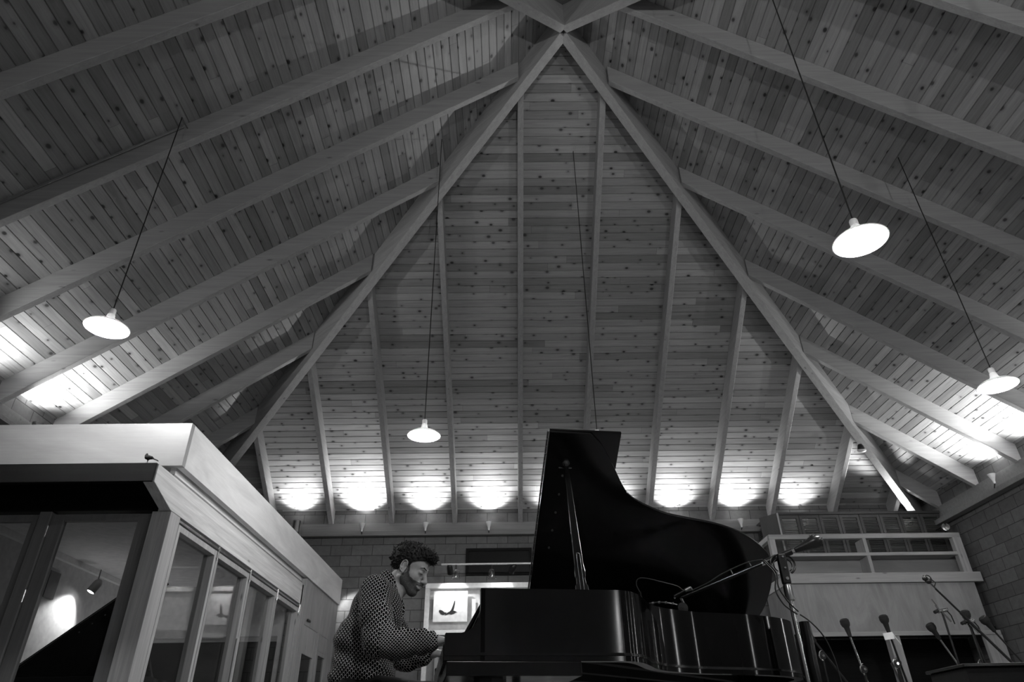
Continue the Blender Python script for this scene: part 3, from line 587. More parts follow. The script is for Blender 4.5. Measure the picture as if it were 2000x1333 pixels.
    for a, b_ in (((.6, .1), (1.85, 1.2)), ((.6, .55), (1.7, 1.38)), ((.6, 1.0), (1.2, 1.4)), ((.62, .05), (.62, 1.43))):
        MB().bar((*a, .745), (*b_, .745), .06, .14).build('brace', 'shadow_black', p)
    # lid hinged on the far side, opened about 38 degrees
    A = math.radians(38.5); ca, sa = math.cos(A), math.sin(A); HZ = PZ + .012
    def lid(x, w, h=0): D = WD - w; return (x, WD - D * ca + h * sa, HZ + D * sa + h * ca)
    LC = [(.58, -.02), (.83, -.015), (.90, .05), (.945, .115), (1.0, .20), (1.07, .32), (1.13, .395), (1.22, .452), (1.37, .515), (1.52, .548), (1.72, .585), (1.9, .645), (2.03, .722), (2.13, .815), (2.18, .935), (2.205, 1.09), (2.19, 1.27), (2.12, 1.42), (2.0, WD)]
    LP = [LC[0]] + smooth_curve(LC[1:], 4) + [(.58, WD)]
    ml = MB().prism(LP, 0, .022, lid).build('lid', 'ebony', p, bevel=.003)
    fl = MB().prism([(.585, -.02), (1.02, -.02), (1.02, WD), (.585, WD)], .026, .046, lid).build('lid_flap', 'ebony', p, bevel=.003)
    hg = MB()
    for i in range(30):
        w0 = -.01 + i * 1.48 / 30; hg.tube([lid(.574, w0, .024), lid(.574, w0 + .046, .024)], .0055, 8)
    hg.build('piano_hinge', 'brass', ml, smooth=True)
    lk = MB(); lk.tube([lid(.70, .18, 0), lid(.70, .18, -.012)], .022, 16); lk.tube([lid(.70, .18, -.012), lid(.70, .18, -.03)], .009, 12); lk.tube([lid(.66, .215, -.004), lid(.74, .215, -.004)], .004, 8); lk.build('lid_socket', 'brass', ml, smooth=True)
    kn = MB()
    for i in range(5): kn.tube([lid(.69 - i * .006, .27 + i * .13, 0), lid(.69 - i * .006, .27 + i * .13, -.006)], .007, 12)
    kn.build('rubber_button', 'steel', ml, smooth=True)
    # prop: flat stick with slotted, widened foot
    F0 = Vector((.665, .085, PZ - .03)); T0 = Vector(lid(.70, .19, -.012)); dr = (T0 - F0); Lp = dr.length; dr.normalize(); xx = (Vector((1, 0, 0)) - dr * dr.x).normalized(); yy = dr.cross(xx)
    prof = [(0, .033), (.075, .031), (.085, .024), (.12, .022), (.13, .026), (.16, .027), (.2, .0225), (Lp * .6, .017), (Lp, .012)]
    poly = [(-w_, t) for t, w_ in prof] + [(w_, t) for t, w_ in reversed(prof)]
    pm = MB().prism(poly, -.009, .009, lambda a, t, h: tuple(F0 + dr * t + xx * a + yy * h)).build('prop_stick', 'satin', p, bevel=.002)
    sl = MB(); 
    for s in (-1, 1): sl.tube([tuple(F0 + dr * t + xx * (s * .009) - yy * s_) for t, s_ in ((.045, .010), (.26, .010))], .0018, 6)
    for t in (.045, .26): sl.tube([tuple(F0 + dr * (t + .009 * math.sin(q)) * 1 + xx * .009 * math.cos(q) - yy * .010) for q in np.linspace(0, math.pi, 9) * (1 if t > .1 else -1)], .0018, 6)
    sl.build('slot', 'brass', pm)
    MB().tube([(1.1, .45, PZ - .01), (1.1, .47, PZ - .01)], .012, 12).build('lid_pin', 'brass', p)
    for x, y in ((.22, .16), (.22, WD - .16), (1.9, 1.15)):
        lg = MB(); lg.lathe([(0, .12), (.035, .12), (.04, .15), (.05, .35), (.062, .52), (.075, .55), (.075, .66), (0, .66)], (x, y, 0), n=8); lo = lg.build('leg', 'satin', p, smooth=True)
        MB().lathe([(0, .03), (.02, .03), (.025, .12), (0, .12)], (x, y, 0), n=12).tube([(x - .015, y, .032), (x + .015, y, .032)], .032, 20).build('caster', 'brass', lo, smooth=True)
    ly = MB(); ly.box(.36, .46, .64, .84, .10, .18)
    for y in (.68, .80): ly.tube([(.42, y, .18), (.42, y, .62)], .016, 10)
    lo = ly.build('pedal_lyre', 'satin', p)
    for y in (.68, .74, .80): MB().prism([(.22, y - .008), (.36, y - .012), (.36, y + .012), (.22, y + .022)], .085, .095).build('pedal', 'brass', lo, bevel=.003)
    return p
piano = tag(make_piano(), 'black grand piano with raised lid played by the man in the patterned jacket', 'piano')
p2 = copy_tree(piano); p2.location = (-3.37, 6.66, 0); p2.rotation_euler = (0, 0, math.pi / 2); tag(p2, 'black grand piano with raised lid standing inside the glass booth', 'piano')

# ================================================================ MICROPHONE BOOM OVER THE PIANO
cx, cy = 1.635, 4.12
ms = empty('microphone_boom_stand', (cx, cy, 0), label='large studio boom stand at the piano tail with counterweight and long arm', cat='microphone stand')
def V3(x, y, z): return (x - cx, y - cy, z)
MB().tube([(0, 0, .50), (0, 0, .86)], .019, 20).tube([(0, 0, .86), (0, 0, 1.05)], .013, 20).build('column', 'metal', ms, smooth=True)
MB().lathe([(.0, 1.045), (.024, 1.045), (.025, 1.05), (.025, 1.125), (.021, 1.135), (0, 1.137)], n=28).build('clutch', 'steel', ms, smooth=True)
MB().box(-.024, .024, -.02, .02, 1.137, 1.31).build('yoke', 'bm', ms, bevel=.008)
mb = MB()
for s in (-1, 1):
    mb.tube([(s * .02 + s * .052 * math.sin(a), 0, 1.25 + .055 * math.cos(a)) for a in np.linspace(.2, 2.7, 14)], .006, 8)
    mb.tube([(s * .02 + s * .034 * math.sin(a), 0, 1.245 + .037 * math.cos(a)) for a in np.linspace(.2, 2.7, 12)], .004, 8)
mb.build('tension_ring', 'bm', ms, smooth=True)
for z in (1.165, 1.225, 1.29): MB().tube([(0, -.03, z), (0, -.02, z)], .009 if z < 1.2 else .006, 14).build('bolt', 'metal', ms)
P0 = Vector(V3(1.705, 4.12, 1.325)); P1 = Vector(V3(1.02, 4.27, 1.09)); dr = (P1 - P0).normalized()
q = lambda s: tuple(P0 + dr * s)
MB().tube([q(0), q(.165)], .0185, 20).build('boom_sleeve', 'bm', ms, smooth=True)
MB().tube([q(.165), q(.195)], .013, 16).build('boom_collar', 'metal', ms, smooth=True)
MB().tube([q(.19), q(.60)], .0125, 16).tube([q(.58), q(.72)], .0095, 16).build('boom_arm', 'satin', ms, smooth=True)
MB().tube([q(0), q(-.03)], .010, 14).build('rod', 'metal', ms, smooth=True)
MB().tube([q(-.018), q(-.022), q(-.115), q(-.135), q(-.165), q(-.185), q(-.19)], [.010, .015, .031, .037, .037, .029, .008], 28).build('counterweight', 'bm', ms, smooth=True)
MB().tube([tuple(P0 + dr * -.15 + Vector((0, 0, .038))), tuple(P0 + dr * -.15 + Vector((0, 0, .028)))], .022, 20).tube([q(-.19), q(-.203)], .007, 12).build('counterweight_nut', 'metal', ms, smooth=True)
MB().tube([(0, 0, .93), (.0, 0, .5)], .006).build('rib', 'metal', ms) if False else None
MB().tube([(.05, .0, .93), (.05, 0, .86), (.04, 0, .72), (.045, 0, .5)], [.028, .032, .036, .03], 20).build('cable_sleeve', 'satin', ms, smooth=True)
mb = MB()
for k in range(3):
    a = 2 * math.pi * k / 3 + .3; mb.tube([(0, 0, .52), (.3 * math.cos(a), .3 * math.sin(a), .3), (.5 * math.cos(a), .5 * math.sin(a), .03)], .014, 10)
mb.build('tripod_base', 'steel', ms, smooth=True)
# bar with two small microphones at the end of the arm, over the strings
mbar = empty('microphone_bar', (cx + q(.72)[0], cy + q(.72)[1], q(.72)[2]), label='short bar of clips at the boom tip inside the open piano', cat='microphone mount')
e = Vector((cx, cy, 0)) + Vector(q(.72))
def rel(x, y, z): return (x - e.x, y - e.y, z - e.z)
MB().tube([rel(e.x, e.y, e.z), rel(e.x + .015, e.y, e.z - .045)], .008, 10).build('stem', 'metal', mbar, smooth=True)
arc = [rel(.80 + .22 * t, 4.27 + .02 * math.sin(3 * t), 1.055 + .02 * math.sin(math.pi * t)) for t in np.linspace(0, 1, 12)]
MB().tube(arc, .006, 10).build('bar', 'bm', mbar, smooth=True)
for i in (1, 3, 5, 7, 9): MB().tube([arc[i], tuple(Vector(arc[i]) + Vector((.014, 0, .003)))], .0085, 10).build('clip', 'metal', mbar, smooth=True)
MB().lathe([(0, -.02), (.03, -.018), (.034, 0), (.03, .018), (0, .02)], rel(e.x + .0, e.y, e.z - .06), (0, 1, 0), 20).build('knob', 'bm', mbar, smooth=True)
def small_mic(loc, d, label):
    t = empty('condenser_microphone', loc, label=label, cat='microphone', group='microphones over the piano strings'); d = Vector(d).normalized()
    MB().tube([tuple(d * -.045), tuple(d * .03)], .0098, 16).build('body', 'dmetal', t, smooth=True)
    MB().tube([tuple(d * .03), tuple(d * .032), tuple(d * .068), tuple(d * .072)], [.0098, .0115, .0115, .006], 16).build('capsule', 'steel', t, smooth=True)
    MB().tube([tuple(d * -.03), tuple(d * -.045 + Vector((-.002, 0, -.012)))], .006, 8).build('clip', 'metal', t)
small_mic((1.035, 4.25, 1.120), (.9, 0, .42), 'slim microphone with pale capsule pointing up right at the boom tip')
small_mic((.795, 4.25, 1.085), (.15, .1, -1), 'slim upright microphone at the left end of the boom bar')
def cable(pts, label, r=.0035, grp=None, mat='cord'):
    return tag(MB().tube(smooth_curve([tuple(p) for p in pts], 8), r, 8).build('cable', mat, smooth='all'), label, 'cable', grp)
def at(s, dz=0, dy=0): v = Vector((cx, cy, 0)) + Vector(q(s)); return (v.x, v.y + dy, v.z + dz)
cable([(.795, 4.25, 1.12), (.775, 4.25, 1.17), (.79, 4.25, 1.205), (.84, 4.25, 1.207), (.93, 4.25, 1.185), (1.02, 4.25, 1.16), at(.68, .02, -.012), at(.55, .018, -.015), at(.45, .035, -.015), at(.3, .04, -.015), at(.19, .02, -.02)], 'cable looping up from the left microphone and along the boom arm', .0032)
cable([at(.19, .016, -.022), at(.18, -.01, -.03), (1.555, 4.06, 1.18), (1.535, 4.05, 1.09), (1.56, 4.05, 1.02), (1.60, 4.06, .985), (1.64, 4.08, .965)], 'outer of two cables hanging from the boom arm to the stand column', .0042, 'cables drooping beside the boom column')
cable([at(.185, .016, -.022), at(.17, -.01, -.03), (1.565, 4.06, 1.19), (1.555, 4.05, 1.11), (1.585, 4.05, 1.04), (1.62, 4.06, 1.0), (1.65, 4.08, .98)], 'inner of two cables hanging from the boom arm to the stand column', .0042, 'cables drooping beside the boom column')
cable([(1.66, 4.09, .965), (1.71, 4.09, .925), (1.77, 4.1, .85), (1.80, 4.1, .74), (1.81, 4.1, .6), (1.84, 4.1, .3), (1.9, 4.1, .006), (2.2, 4.3, .005)], 'cable arching off the stand column down to the floor', .0042)
mb = MB()
for s_, l_ in ((.26, .03), (.38, .03), (.64, .025)): v = Vector(q(s_)); mb.tube([tuple(v + Vector((0, 0, .01))), tuple(v + Vector((-.012, 0, .01 + l_)))], .0032, 6)
mb.build('cable_tie', 'grey', ms)

# ================================================================ STANDS AT THE BACK RIGHT
def boom_stand(x, y, zt, head, tail, label, cw=True, mat='metal', pole='dmetal', pivot=None):
    """head: the raised end of the arm (counterweight), tail: its lower end, both world points"""
    t = empty('boom_stand', (x, y, 0), label=label, cat='microphone stand', group='boom stands stored in the far right corner')
    o = Vector((x, y, 0)); H = Vector(head) - o; T = Vector(tail) - o; d = (H - T).normalized()
    MB().tube([(0, 0, .25), (0, 0, zt)], .013, 12).build('pole', pole, t, smooth=True)
    a = MB(); a.tube([tuple(T), tuple(H)], .011, 12); a.build('arm', mat, t, smooth=True)
    if cw: MB().tube([tuple(H), tuple(H + d * .01), tuple(H + d * .10), tuple(H + d * .115), tuple(H + d * .14), tuple(H + d * .175), tuple(H + d * .19), tuple(H + d * .195)], [.010, .02, .030, .042, .05, .048, .034, .01], 20).build('counterweight', 'foam', t, smooth=True)
    pv = Vector((0, 0, zt)); mb = MB(); mb.lathe([(0, -.02), (.035, -.02), (.04, 0), (.035, .02), (0, .02)], pv, (0, 1, 0), 20); mb.build('swivel', 'bm', t, smooth=True)
    MB().tube([tuple(pv + Vector((-.045 * math.cos(q_), -.03, .055 * math.sin(q_)))) for q_ in np.linspace(-1.2, 1.4, 10)], .006, 6).build('tension_ring', 'metal', t)
    MB().tube([tuple(pv + Vector((0, -.035, 0))), tuple(pv + Vector((0, -.022, 0)))], .014, 12).build('bolt', 'metal', t)
    mb = MB()
    for k in range(3): an = 2 * math.pi * k / 3 + x; mb.tube([(0, 0, .3), (.28 * math.cos(an), .28 * math.sin(an), .02)], .012, 8)
    mb.build('tripod_base', 'bm', t)
    return t
boom_stand(3.80, 8.0, 1.04, (3.745, 8.0, 1.36), (3.83, 8.0, .75), 'boom stand with bright chrome arm tilted left, leftmost against the plywood')
boom_stand(4.22, 8.1, 1.10, (4.235, 8.1, 1.41), (4.30, 8.1, .7), 'boom stand holding a white tag, in front of the wooden post', mat='dmetal')
boom_stand(5.05, 8.3, 1.05, (4.90, 8.3, 1.36), (5.10, 8.3, .9), 'boom stand with dark arm leaning left, between post and crossed boom', mat='steel')
boom_stand(5.30, 8.35, 1.10, (5.33, 8.35, 1.49), (5.36, 8.35, 1.0), 'boom stand whose counterweight sits behind the right chrome clamp', mat='dmetal')
boom_stand(5.72, 8.2, .98, (5.49, 8.2, 1.42), (5.78, 8.2, .92), 'boom stand with dark arm, rightmost against the plywood edge', mat='bm')
boom_stand(3.56, 8.4, 1.22, (3.52, 8.4, 1.36), (3.95, 8.4, .65), 'dark boom stand in the shadow of the opening, nearest the piano tail', mat='bm', cw=True)
boom_stand(4.50, 8.6, 1.16, (4.52, 8.6, 1.50), (4.50, 8.6, .9), 'dark boom stand in shadow just right of the wooden post', mat='steel', cw=False)
tag(MB().box(-.055, .055, -.004, .004, -.035, .035).tube([(.055, 0, .02), (.075, 0, -.04), (.1, 0, -.10)], .004, 6).build('paper_tag', 'white', mw=Matrix.Translation((4.20, 8.06, 1.375)) @ Matrix.Rotation(-.12, 4, 'Y')), 'white paper tag hanging on a boom stand in front of the post', 'tag')
# tall pair of stands with chrome clamps carrying one long black boom
for x, z, lb in ((4.84, 1.62, 'thin stand with chrome clamp, left support of the long crossed boom'), (5.10, 1.50, 'thin stand with chrome clamp, right support of the long crossed boom')):
    t = empty('clamp_stand', (x, 8.0, 0), label=lb, cat='microphone stand', group='stands with chrome clamps')
    MB().tube([(0, 0, .02), (0, 0, z - .02)], .011, 10).build('pole', 'dmetal', t, smooth=True)
    MB().tube([(-.05, 0, z - .005), (.05, 0, z + .01)], .022, 14).tube([(-.03, -.01, z), (-.055, -.01, z + .06)], .010, 8).tube([(.06, 0, z + .0), (.06, 0, z + .03)], .014, 10).build('clamp', 'metal', t, smooth=True)
    MB().tube([(-.01, -.02, z - .02), (.05, -.03, z - .12)], .009, 8).tube([(-.05, -.02, z + .05), (-.09, -.03, z + .12)], .007, 8).build('handle', 'metal', t, smooth=True)
    MB().tube([(-.05, -.01, z), (-.10, -.03, z - .02)], .018, 10).build('knob', 'foam', t, smooth=True)
    MB().tube([(.06, 0, z), (.09, 0, z - .05), (.10, 0, z - .14)], .007, 8).build('lever', 'bm', t, smooth=True)
    MB().lathe([(0, 0), (.12, 0), (.12, .015), (.02, .03), (0, .03)], n=24).build('base', 'bm', t, smooth=True)
lb_ = empty('long_boom', (4.77, 7.95, 1.93), label='long black boom crossing diagonally with a shock mounted microphone at its top', cat='boom')
MB().tube([(.05, 0, -.08), (.25, 0, -.35)], .011, 10).tube([(.24, 0, -.34), (.64, 0, -.88)], .015, 12).build('tube', 'bm', lb_, smooth=True)
MB().tube([(-.0, 0, -.005), (.06, 0, -.09)], .009, 10).build('tip', 'metal', lb_, smooth=True)
mb = MB(); mb.tube([(.04 * math.cos(a), 0, .02 + .045 * math.sin(a)) for a in np.linspace(0, 2 * math.pi, 18)], .006, 8); mb.tube([(.03, -.0, .03), (.075, 0, -.02), (.04, 0, -.07)], .006, 8); mb.ball((-.03, 0, .03), .03, 12); mb.ball((0, 0, -.0), .032, 12); mb.build('shock_mount', 'bm', lb_, smooth='all')
MB().ball((-.04, -.01, .045), .02, 12).build('microphone', 'metal', lb_, smooth='all')
# ribbed metal strip leaning and the dark cabinet at the lower right
tag(MB().bar((4.62, 8.9, 1.20), (4.92, 8.9, .0), .05, .09).build('metal_stand_leg', 'steel'), 'pale ribbed metal strip leaning behind the dark stands', 'strip')
cab = empty('cabinet', (3.35, 5.0, 0), math.radians(-3), label='low dark cabinet at the lower right corner of the picture', cat='cabinet')
MB().box(-.28, .62, 0, .5, 0, .77).build('body', 'dark_x', cab, bevel=.006); MB().box(-.30, .64, -.02, .52, .77, .79).build('top', 'satin', cab, bevel=.004)
tag(MB().lathe([(0, 0), (.10, 0), (.10, .02), (.02, .03), (.012, .05), (.012, .95), (.03, .96), (.03, 1.14), (.045, 1.15), (.045, 1.24), (0, 1.26)], (6.35, 8.6, 0), n=20).build('lamp_stand', 'bm', smooth=True), 'dark short stand in shadow beyond the low cabinet at the right edge', 'stand')
# ================================================================ THE PIANIST
# signed distance shapes, joined smoothly and turned into one skin with surface nets
class Field:
    def __init__(s, lo, hi, h):
        s.lo = np.array(lo, float); s.h = h; s.n = np.ceil((np.array(hi) - s.lo) / h).astype(int) + 1
        s.d = np.full(s.n, 1.0, np.float32)
    def region(s, lo, hi):
        a = np.clip(np.floor((np.array(lo) - s.lo) / s.h).astype(int), 0, s.n); b = np.clip(np.ceil((np.array(hi) - s.lo) / s.h).astype(int) + 1, 0, s.n)
        sl = tuple(slice(i, j) for i, j in zip(a, b)); ax = [s.lo[k] + s.h * np.arange(a[k], b[k]) for k in range(3)]
        return sl, np.stack(np.meshgrid(*ax, indexing='ij'), -1)
    def op(s, fn, lo, hi, k=.01, mode='add', m=.03):
        sl, P = s.region(np.array(lo) - m, np.array(hi) + m)
        if P.size == 0: return s
        e = fn(P).astype(np.float32); d = s.d[sl]
        if mode == 'sub': e = -e; t = np.clip(.5 - .5 * (e - d) / k, 0, 1); s.d[sl] = e * (1 - t) + d * t + k * t * (1 - t)
        else: t = np.clip(.5 + .5 * (d - e) / k, 0, 1); s.d[sl] = d * (1 - t) + e * t - k * t * (1 - t)
        return s
    def cone(s, a, b, ra, rb, **k):
        a, b = np.array(a, float), np.array(b, float); ab = b - a; L = max(ab @ ab, 1e-12)
        def fn(P): t = np.clip((P - a) @ ab / L, 0, 1); return np.linalg.norm(P - a - t[..., None] * ab, axis=-1) - (ra + (rb - ra) * t)
        r = max(ra, rb); return s.op(fn, np.minimum(a, b) - r, np.maximum(a, b) + r, **k)
    def ell(s, c, r, R=None, **k):
        c, r = np.array(c, float), np.array(r, float); R_ = np.eye(3) if R is None else R
        def fn(P): q = (P - c) @ R_; k0 = np.linalg.norm(q / r, axis=-1); k1 = np.linalg.norm(q / r ** 2, axis=-1); return k0 * (k0 - 1) / np.maximum(k1, 1e-6)
        return s.op(fn, c - r.max(), c + r.max(), **k)
    def chain(s, pts, rs, **k):
        for i in range(len(pts) - 1): s.cone(pts[i], pts[i + 1], rs[i], rs[i + 1], **k)
        return s
    def mesh(s):
        d = s.d; sg = d < 0; c = [sg[i:sg.shape[0] - 1 + i, j:sg.shape[1] - 1 + j, k:sg.shape[2] - 1 + k] for i in (0, 1) for j in (0, 1) for k in (0, 1)]
        cnt = sum(x.astype(np.int8) for x in c); act = (cnt > 0) & (cnt < 8); idx = -np.ones(act.shape, np.int64); A = np.argwhere(act); idx[act] = np.arange(len(A))
        off = np.array([(i, j, k) for i in (0, 1) for j in (0, 1) for k in (0, 1)]); val = np.stack([d[tuple((A + o).T)] for o in off], 1)
        acc = np.zeros((len(A), 3)); w = np.zeros(len(A))
        for i in range(8):
            for j in range(i + 1, 8):
                if np.abs(off[i] - off[j]).sum() == 1:
                    m = (val[:, i] < 0) != (val[:, j] < 0); t = np.where(m, val[:, i] / np.where(m, val[:, i] - val[:, j], 1), 0); acc += np.where(m[:, None], off[i] + t[:, None] * (off[j] - off[i]), 0); w += m
        V = s.lo + s.h * (A + acc / np.maximum(w, 1)[:, None]); F = []
        for ax in range(3):
            u, v = [(1, 2), (2, 0), (0, 1)][ax]; sa = [slice(None)] * 3; sb = [slice(None)] * 3; sa[ax] = slice(0, -1); sb[ax] = slice(1, None)
            a, b = sg[tuple(sa)], sg[tuple(sb)]; E_ = np.argwhere(a != b)
            E_ = E_[(E_[:, u] > 0) & (E_[:, v] > 0) & (E_[:, u] < s.n[u] - 1) & (E_[:, v] < s.n[v] - 1)]; eu = np.eye(3, dtype=int)[u]; ev = np.eye(3, dtype=int)[v]
            q = np.stack([idx[tuple((E_ - eu - ev).T)], idx[tuple((E_ - ev).T)], idx[tuple(E_.T)], idx[tuple((E_ - eu).T)]], 1); fl = a[tuple(E_.T)]
            F.append(np.where(fl[:, None], q, q[:, ::-1]))
        return V, np.concatenate(F)
    def build(s, name, mat, parent, off=(0, 0, 0), it=1, uv=None):
        V, F = s.mesh(); V0 = V.copy(); V = V - np.array(off); me = bpy.data.meshes.new(name)
        me.vertices.add(len(V)); me.vertices.foreach_set('co', V.astype(np.float32).ravel()); me.loops.add(F.size); me.loops.foreach_set('vertex_index', F.astype(np.int32).ravel())
        me.polygons.add(len(F)); me.polygons.foreach_set('loop_start', np.arange(0, F.size, 4, dtype=np.int32)); me.polygons.foreach_set('use_smooth', np.ones(len(F), bool)); me.update(); me.validate()
        if uv is not None:
            l = me.uv_layers.new(name='UVMap'); l.data.foreach_set('uv', uv(V0, F).astype(np.float32).ravel())
        o = bpy.data.objects.new(name, me); COL.objects.link(o); me.materials.append(M[mat]); o.parent = parent
        if it: sm = o.modifiers.new('smooth', 'SMOOTH'); sm.factor = .5; sm.iterations = it
        return o
rng = np.random.default_rng(5)
_W = rng.normal(size=(24, 3)); _PH = rng.uniform(0, 6.28, 24)
def wob(P, f, n=8, s=0): return sum(np.sin((P @ _W[(i + s) % 24]) * f + _PH[(i + s) % 24]) for i in range(n)) / n

def skin_mat():
    t = NT('skin'); n = t.noise(t.obj(), 60, 4, .6); t.b.inputs['Subsurface Weight'].default_value = .08; t.b.inputs['Subsurface Radius'].default_value = (.01, .01, .01)
    return t.out(t.grey(t.ramp(n, .3, .7, .54, .62)), .48, bump=n, bstr=.08, bdist=.002)
M['skin'] = skin_mat(); M['hair'] = plain('dark_hair', .012, .7); 
def beard_mat():
    t = NT('short_beard'); n = t.noise(t.obj(), 330, 3, .7); return t.out(t.grey(t.ramp(n, .35, .7, .05, .20)), .8, bump=n, bstr=.6, bdist=.003)
M['beard'] = beard_mat(); M['shirt'] = plain('black_cotton', .008, .9); M['trousers'] = plain('black_trousers', .007, .85); M['shoe'] = plain('black_leather', .01, .35)
def jacket_mat():
    """black cloth woven with rows of pale scale arcs"""
    t = NT('scale_patterned_cloth'); c = t.xyz(t.uv()); W_, H_ = .0215, .0215
    def layer(sh):
        u = t.f('ADD', t.f('DIVIDE', c[0], W_), .5 * sh); v = t.f('ADD', t.f('DIVIDE', c[1], H_), .5 * sh)
        fu = t.f('SUBTRACT', t.f('FRACT', u), .5); fv = t.f('SUBTRACT', t.f('FRACT', v), .42)
        # arch: thick at the crown, thinning and ending half way down both sides
        r = t.f('SQRT', t.f('ADD', t.f('MULTIPLY', t.f('MULTIPLY', fu, fu), 1.0), t.f('MULTIPLY', t.f('MULTIPLY', fv, fv), .45)))
        ring = t.f('LESS_THAN', t.f('ABSOLUTE', t.f('SUBTRACT', r, .31)), t.ramp(fv, -.05, .3, .01, .05))
        return t.f('MULTIPLY', ring, t.f('GREATER_THAN', fv, -.02))
    m = t.f('MAXIMUM', layer(0), layer(1)); n = t.noise(t.vec(c[0], c[1]), 700, 2, .6)
    v = t.f('ADD', .003, t.f('MULTIPLY', m, t.ramp(n, .3, .7, .5, .9)))
    return t.out(t.grey(v), .9, Specular_IOR_Level=.15, bump=t.f('ADD', m, t.f('MULTIPLY', n, .4)), bstr=.25, bdist=.002)
M['jacket'] = jacket_mat()

PY = 4.0; PO = (-.72, PY, 0)
man = empty('person', PO, label='man in a scale patterned jacket leaning over the piano keys', cat='person')
# head frame
th, yw, HS = math.radians(25), math.radians(-13), 1.06
HC = np.array([-.563, PY, 1.219])
hx = np.array([math.cos(th) * math.cos(yw), math.cos(th) * math.sin(yw), -math.sin(th)]); hy = np.array([-math.sin(yw), math.cos(yw), 0]); hz = np.cross(hx, hy)
RH = np.stack([hx, hy, hz], 1)                       # columns are the head axes
def H(x, y, z): return HC + RH @ (np.array([x, y, z]) * HS)
def Hl(P): return (P - HC) @ RH / HS
def head(F, mt=0):
    s = HS
    F.ell(H(-.014, 0, .042), np.array([.096, .074, .086]) * s, RH, k=.01)
    F.ell(H(.040, 0, .045), np.array([.052, .060, .055]) * s, RH, k=.02)
    F.ell(H(.030, 0, -.022), np.array([.058, .055, .074]) * s, RH, k=.02)
    for e in (-1, 1):
        F.ell(H(.048, e * .036, -.022), np.array([.027, .022, .028]) * s, RH, k=.015)
        F.cone(H(-.004, e * .054, -.052), H(.062, e * .016, -.096), .018 * s, .018 * s, k=.022)
        F.cone(H(.082, e * .036, .027), H(.090, e * .010, .024), .0085 * s, .0085 * s, k=.012)
        F.ell(H(.098, e * .034, .006), np.array([.017, .019, .0155]) * s, RH, k=.010, mode='sub')
        F.ell(H(.074, e * .031, .006), np.array([.0145, .0145, .0135]) * s, RH, k=.003)
        F.cone(H(.080, e * .0455, .004), H(.0895, e * .020, .0035), .0030 * s, .0034 * s, k=.004)      # lowered upper lid
        F.ell(H(.100, e * .0125, -.0335), np.array([.010, .0075, .0075]) * s, RH, k=.006)
        F.ell(H(.104, e * .0075, -.0415), np.array([.005, .004, .003]) * s, RH, k=.003, mode='sub')
        # ear: bowl, rim and lobe
        F.ell(H(-.006, e * .074, .000), np.array([.018, .007, .031]) * s, RH, k=.006)
        F.ell(H(-.003, e * .083, .002), np.array([.010, .007, .017]) * s, RH, k=.004, mode='sub')
        rim = [H(-.004 + .0175 * math.cos(a) * (1 if math.cos(a) < 0 else .85), e * (.081 + .004 * (math.cos(a) < 0)), .002 + .030 * math.sin(a)) for a in np.linspace(.2, 4.6, 12)]
        F.chain(rim, [.0036 * s] * 12, k=.003); F.ell(H(.002, e * .077, -.030), np.array([.008, .005, .009]) * s, RH, k=.005)
    F.ell(H(.068, 0, -.098), np.array([.022, .022, .018]) * s, RH, k=.018)
    F.cone(H(.086, 0, .018), H(.112, 0, -.026), .0085 * s, .0115 * s, k=.012); F.ell(H(.1135, 0, -.030), np.array([.0115, .0105, .0095]) * s, RH, k=.006)
    F.ell(H(.080, 0, -.060), np.array([.020, .028, .022]) * s, RH, k=.014)
    F.ell(H(.0955, 0, -.0555), np.array([.010, .022, .0055]) * s, RH, k=.004); F.ell(H(.0935, 0, -.0685), np.array([.0105, .019, .0068]) * s, RH, k=.004)
    F.cone(H(.104, -.020, -.0615), H(.104, .020, -.0615), .0022 * s, .0022 * s, k=.003, mode='sub')
    F.ell(H(.100, 0, -.0815), np.array([.009, .016, .006]) * s, RH, k=.008, mode='sub')
body = Field((-1.0, 3.60, .02), (-.17, 4.42, 1.41), .0046)
NB = np.array([-.685, PY, 1.085])
body.ell((-.77, PY, .82), (.13, .155, .22)); body.ell((-.72, PY, 1.0), (.115, .165, .14), k=.05); body.ell((-.80, PY, .60), (.13, .17, .11), k=.05)
body.cone((-.72, 3.86, 1.07), (-.72, 4.14, 1.07), .055, .055, k=.05)
body.cone(NB, H(-.030, 0, -.050), .062, .053, k=.03); body.cone(NB + (.03, 0, -.02), H(.01, 0, -.07), .045, .045, k=.03)
head(body)
SH_R, EL_R, WR_R = (-.70, 3.81, 1.05), (-.655, 3.705, .805), (-.365, 3.765, .805)
SH_L, EL_L, WR_L = (-.70, 4.19, 1.05), (-.62, 4.32, .80), (-.435, 4.245, .805)
for a, b_, c_ in ((SH_R, EL_R, WR_R), (SH_L, EL_L, WR_L)): body.chain([a, b_, c_], [.05, .043, .026], k=.02)
